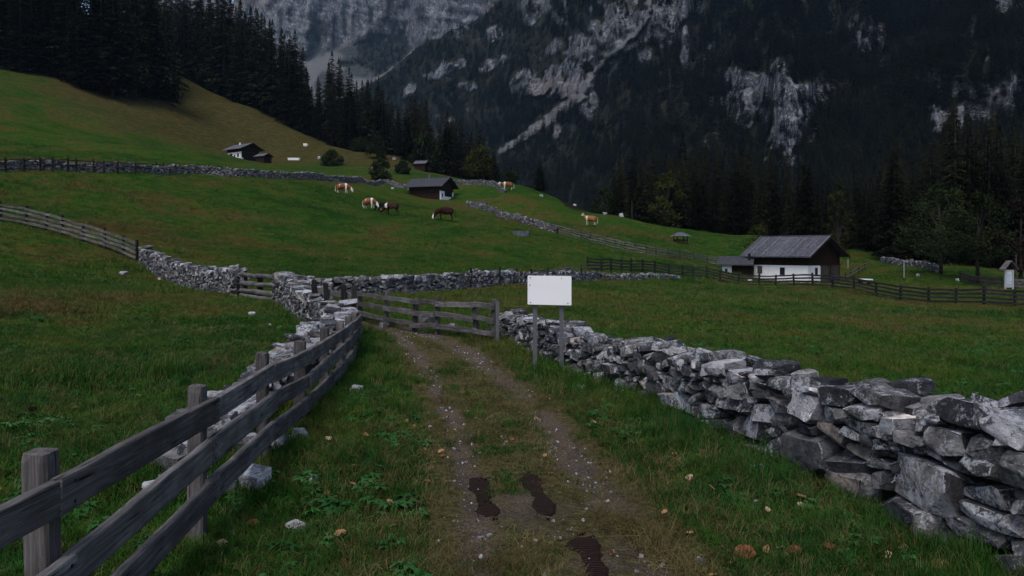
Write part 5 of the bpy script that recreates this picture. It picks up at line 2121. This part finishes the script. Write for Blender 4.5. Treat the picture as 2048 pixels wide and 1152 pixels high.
TUFT = [proto('tuft_%s' % 'abcdefgh'[k], tuft_mesh(k, 22, .03, .10, .09, .0022, .7, M['grass'])) for k in range(4)]
TUFT += [proto('tuft_%s' % 'abcdefgh'[4 + k], tuft_mesh(10 + k, 16, .05, .15, .08, .0022, .95, M['grass'])) for k in range(2)]
TUFT += [proto('tuft_%s' % 'abcdefgh'[6 + k], tuft_mesh(20 + k, 14, .04, .12, .09, .0018, 1.1, M['drygrass'])) for k in range(2)]

WALLS = [WALL_R, WALL_A, WALL_B, WALL_C, WALL_D]


def wall_dist(x, y):
    best = np.full(x.shape, 99.0)
    for wl in WALLS:
        p = np.array(wl)
        for a, b in zip(p[:-1], p[1:]):
            t = np.clip(((x - a[0]) * (b[0] - a[0]) + (y - a[1]) * (b[1] - a[1])) / ((b[0] - a[0]) ** 2 + (b[1] - a[1]) ** 2 + 1e-9), 0, 1)
            best = np.minimum(best, np.hypot(x - a[0] - t * (b[0] - a[0]), y - a[1] - t * (b[1] - a[1])))
    return best


def band(d0, d1, rho, seed, ulo=-260, uhi=2300):
    rg = np.random.default_rng(seed)
    k0, k1 = (ulo - U0) / FOC, (uhi - U0) / FOC
    area = (k1 - k0) * (d1 ** 2 - d0 ** 2) / 2
    n = int(area * rho)
    d = np.sqrt(rg.uniform(d0 ** 2, d1 ** 2, n))
    x = rg.uniform(k0, k1, n) * d
    return x, d, rg


def build_grass():
    px, pz, ps, pi_, pr = [], [], [], [], []
    for (d0, d1, rho, sc, hs) in [(1.9, 5, 620, .9, .95), (5, 9, 360, 1.0, 1.0), (9, 16, 150, 1.25, 1.05), (16, 30, 48, 1.8, 1.2), (30, 60, 11, 3.0, 1.5), (60, 115, 2.2, 5.0, 2.0)]:
        x, y, rg = band(d0, d1, rho, int(d0 * 10))
        n = len(x)
        keep = np.ones(n, bool)
        wd = wall_dist(x, y) if d0 < 60 else np.full(n, 9.0)
        keep &= wd > .22
        rw = rut_weight(x, y)
        pf = np.abs(path_frac(x, y))
        onp = (pf < 1.75) & (y < 21)
        bare = np.exp(-(((x - .08) / .42) ** 2 + ((y - 5.25) / .5) ** 2)) + np.exp(-(((x - .55) / .5) ** 2 + ((y - 4.2) / .45) ** 2))
        pn_ = fbm(x * 1.6, y * 1.6, 55, 3)
        pk = np.where(onp, np.clip(1.0 + pn_ * 2.1 - rw * 1.1 - bare * .95, 0, 1), 1)
        keep &= rg.random(n) < pk
        for (qx, qy, ra, rb) in PRINT_E:
            keep &= np.hypot((x - qx) / ra, (y - qy) / rb) > 1
        x, y, wd, onp, rw = x[keep], y[keep], wd[keep], onp[keep], rw[keep]
        pf2 = np.abs(path_frac(x, y))
        n = len(x)
        z = H(x, y)
        z = np.where(onp, z + .004, z)
        patch = fbm(x / 1.7, y / 1.7, 77, 3)
        long_ = np.exp(-((wd - .4) / .35) ** 2) * (d0 < 30)
        s = sc * rg.uniform(.7, 1.35, n)
        hsc = hs * (.8 + .7 * np.clip(patch + .2, 0, 1)) * (1 + .7 * long_) * np.where(onp, .52, 1)
        s = np.where(onp, s * .9, s)
        tus = (fbm(x / 3.2, y / 3.2, 201, 3) > .30) & (y > 9) & ~onp
        s = np.where(tus, s * 1.25, s)
        hsc = np.where(tus, hsc * 1.9, hsc)
        tu2 = (fbm(x / .42, y / .42, 203, 2) > .27) & (y < 12) & (rw < .45)
        s = np.where(tu2, s * 1.1, s)
        hsc = np.where(tu2, hsc * np.where(onp, 1.7, 1.35), hsc)
        drp = np.where(tu2, .08, 1) * np.clip(.18 + .5 * fbm(x / 2.3, y / 2.3, 31, 2) + .5 * onp + .3 * ((pf2 < 2.6) & (y < 20)), 0.02, .88)
        ii = np.where(rg.random(n) < drp, rg.integers(6, 8, n), np.where((rg.random(n) < .18 + .5 * long_) & ~onp, rg.integers(4, 6, n), rg.integers(0, 4, n)))
        px.append(np.stack([x, y, z], 1))
        hh = hsc * rg.uniform(.75, 1.25, n) * (1.0 if d0 < 16 else 1.0)
        ps.append(np.stack([s, s, hh], 1))
        pi_.append(ii)
        pr.append(np.stack([rg.normal(0, .1, n), rg.normal(0, .1, n), rg.uniform(0, 6.28, n)], 1))
    P_ = np.concatenate(px)
    print('grass tufts', len(P_))
    scatter('meadow_grass', P_, np.concatenate(pr), np.concatenate(ps), np.concatenate(pi_), TUFT, label='short green and straw coloured grass covering the meadows', cat='grass')


build_grass()

WEED = [proto('weed_%s' % 'abcd'[k], weed_mesh(k)) for k in range(4)]


def build_weeds():
    x, y, rg = band(2.2, 20, 75, 77)
    cl = fbm(x / .9, y / .9, 13, 3)
    wd = wall_dist(x, y)
    pf = np.abs(path_frac(x, y))
    side = ((x < -1.0) & (x > -2.6) & (y < 7)) | ((wd < 1.1) & (y < 9))
    pk = np.clip((cl - .12) * 2.0 + .4 * side, 0, 1)
    keep = (rg.random(len(x)) < pk) & (wd > .3) & ((pf > 1.7) | (y > 21))
    x, y = x[keep], y[keep]
    n = len(x)
    s = rg.uniform(.28, .8, n) * np.where((y < 6.2) & (x < 0) & (rg.random(n) < .3), 1.25, 1)
    scatter('leafy_weeds', np.stack([x, y, H(x, y)], 1), np.stack([rg.normal(0, .15, n), rg.normal(0, .15, n), rg.uniform(0, 6.28, n)], 1), np.stack([s, s, s], 1), rg.integers(0, 4, n), WEED,
            label='low leafy green weeds growing among the grass', cat='weeds')
    print('weeds', n)


build_weeds()


def build_gravel():
    x, y, rg = band(2.2, 17, 520, 91, 500, 1700)
    rw = rut_weight(x, y)
    pf = np.abs(path_frac(x, y))
    pk = np.clip((rw - .1) * .9, 0, 1) * np.clip(.5 + fbm(x * 1.5, y * 1.5, 44, 3) * 1.6, 0, 1) + .025 * (pf < 2)
    pk = pk + .35 * np.exp(-(((x - .42) / .3) ** 2 + ((y - 4.75) / .35) ** 2))
    keep = rg.random(len(x)) < pk
    x, y = x[keep], y[keep]
    n = len(x)
    s = .005 + .022 * rg.random(n) ** 5
    protos = []
    for k in range(4):
        me = rock_mesh(900 + k, 7)
        me.materials.append([M['stone_pale'], M['stone_far'], M['stone_pale'], M['stone']][k])
        protos.append(proto('pebble_%s' % 'abcd'[k], me))
    scatter('gravel', np.stack([x, y, path_z(x, y) + s * .15], 1), rg.uniform(0, 6.28, (n, 3)) * np.array([.1, .1, 1]), np.stack([s * rg.uniform(.8, 1.6, n), s, s * .7], 1), rg.integers(0, 4, n), protos,
            label='small grey and white gravel scattered along the ruts of the path', cat='gravel')
    print('gravel', n)


build_gravel()

# mud crumbs round the dark prints, small leaf litter on the verges
rg = np.random.default_rng(15)
cr = []
for (qx, qy, ra, rb) in PRINT_E:
    for k in range(6):
        a = rg.uniform(0, 6.28)
        f = rg.uniform(.3, .95)
        cr.append((qx + (ra - .02) * f * math.cos(a), qy + .1 * f * math.sin(a)))
cr = np.array(cr)
mud = []
for k in range(3):
    me = rock_mesh(950 + k, 7)
    me.materials.append(M['print'])
    mud.append(proto('mud_%s' % 'abc'[k], me))
n = len(cr)
q = .005 + .014 * rg.random(n) ** 2
scatter('mud_crumbs', np.stack([cr[:, 0], cr[:, 1], path_z(cr[:, 0], cr[:, 1]) + .008], 1), rg.uniform(0, 6.28, (n, 3)), np.stack([q * 1.3, q, q * .6], 1), rg.integers(0, 3, n), mud,
        label='dark crumbs of wet mud round the footprints', cat='mud')
lp = []
for k in range(3):
    me = LEAF[k].copy()
    me.materials.clear()
    me.materials.append(FL[[0, 0, 1][k]])
    lp.append(proto('litter_%s' % 'abc'[k], me))
lx_ = np.concatenate([rg.uniform(-1.9, -.6, 60), rg.uniform(1.1, 2.3, 80), rg.uniform(-6, -2.4, 50), rg.uniform(-.6, 1.1, 25)])
ly_ = np.concatenate([rg.uniform(3.2, 8.5, 60), rg.uniform(3.3, 8.0, 80), rg.uniform(3.5, 10, 50), rg.uniform(3.6, 8, 25)])
n = len(lx_)
q = rg.uniform(.018, .065, n)
scatter('leaf_litter', np.stack([lx_, ly_, H(lx_, ly_) + .02], 1), rg.normal(0, .5, (n, 3)) + np.array([0, 0, 1]) * rg.uniform(0, 6.28, (n, 1)), np.stack([q, q, q], 1), rg.integers(0, 3, n), lp,
        label='tiny brown leaf litter strewn over the verges', cat='leaf litter')

# heap of straw on the right rut
sm = [proto('straw_%s' % 'ab'[k], tuft_mesh(60 + k, 18, .05, .2, .07, .0016, 2.2, M['drygrass'])) for k in range(2)]
rg = np.random.default_rng(5)
n = 150
t = rg.random(n)
sx = .62 + .38 * t + rg.normal(0, .06, n)
sy = 5.05 - .75 * t + rg.normal(0, .09, n)
m_ = 90
sx = np.concatenate([sx, rg.uniform(-6.5, -1.0, m_), rg.uniform(1.0, 2.2, 40)])
sy = np.concatenate([sy, rg.uniform(3.0, 9.5, m_), rg.uniform(3.5, 8.0, 40)])
n = len(sx)
scatter('straw', np.stack([sx, sy, path_z(sx, sy) + np.where(np.arange(n) >= 150, .03, 0)], 1), np.stack([rg.normal(0, .5, n), rg.normal(0, .5, n), rg.uniform(0, 6.28, n)], 1), np.ones((n, 3)) * rg.uniform(.5, 1.1, (n, 1)), rg.integers(0, 2, n), sm,
        label='wisps of dry straw on the right rut and in the verge grass', cat='straw')

# ------------------------------------------------------------------ the air
def build_haze():
    lo = np.array([1e9] * 3)
    hi = -lo
    for o in C.objects:
        if o.type == 'MESH' and o.get('kind') == 'structure':
            for c in o.bound_box:
                lo = np.minimum(lo, c)
                hi = np.maximum(hi, c)
    mb = MB()
    mb.box(lo[0] - 60, hi[0] + 60, lo[1] - 60, hi[1] + 60, lo[2] - 1.5, hi[2] + 40)
    m = bpy.data.materials.new('mountain_air')
    m.use_nodes = True
    t = m.node_tree
    t.nodes.remove(t.nodes['Principled BSDF'])
    v = t.nodes.new('ShaderNodeVolumePrincipled')
    v.inputs['Color'].default_value = (.42, .68, 1.0, 1)
    v.inputs['Density'].default_value = .00004
    t.links.new(v.outputs[0], t.nodes['Material Output'].inputs['Volume'])
    o = mb.build('haze', m)
    tag(o, 'thin bluish evening air over the valley', 'haze', kind='stuff')
    print('haze', lo, hi)


build_haze()
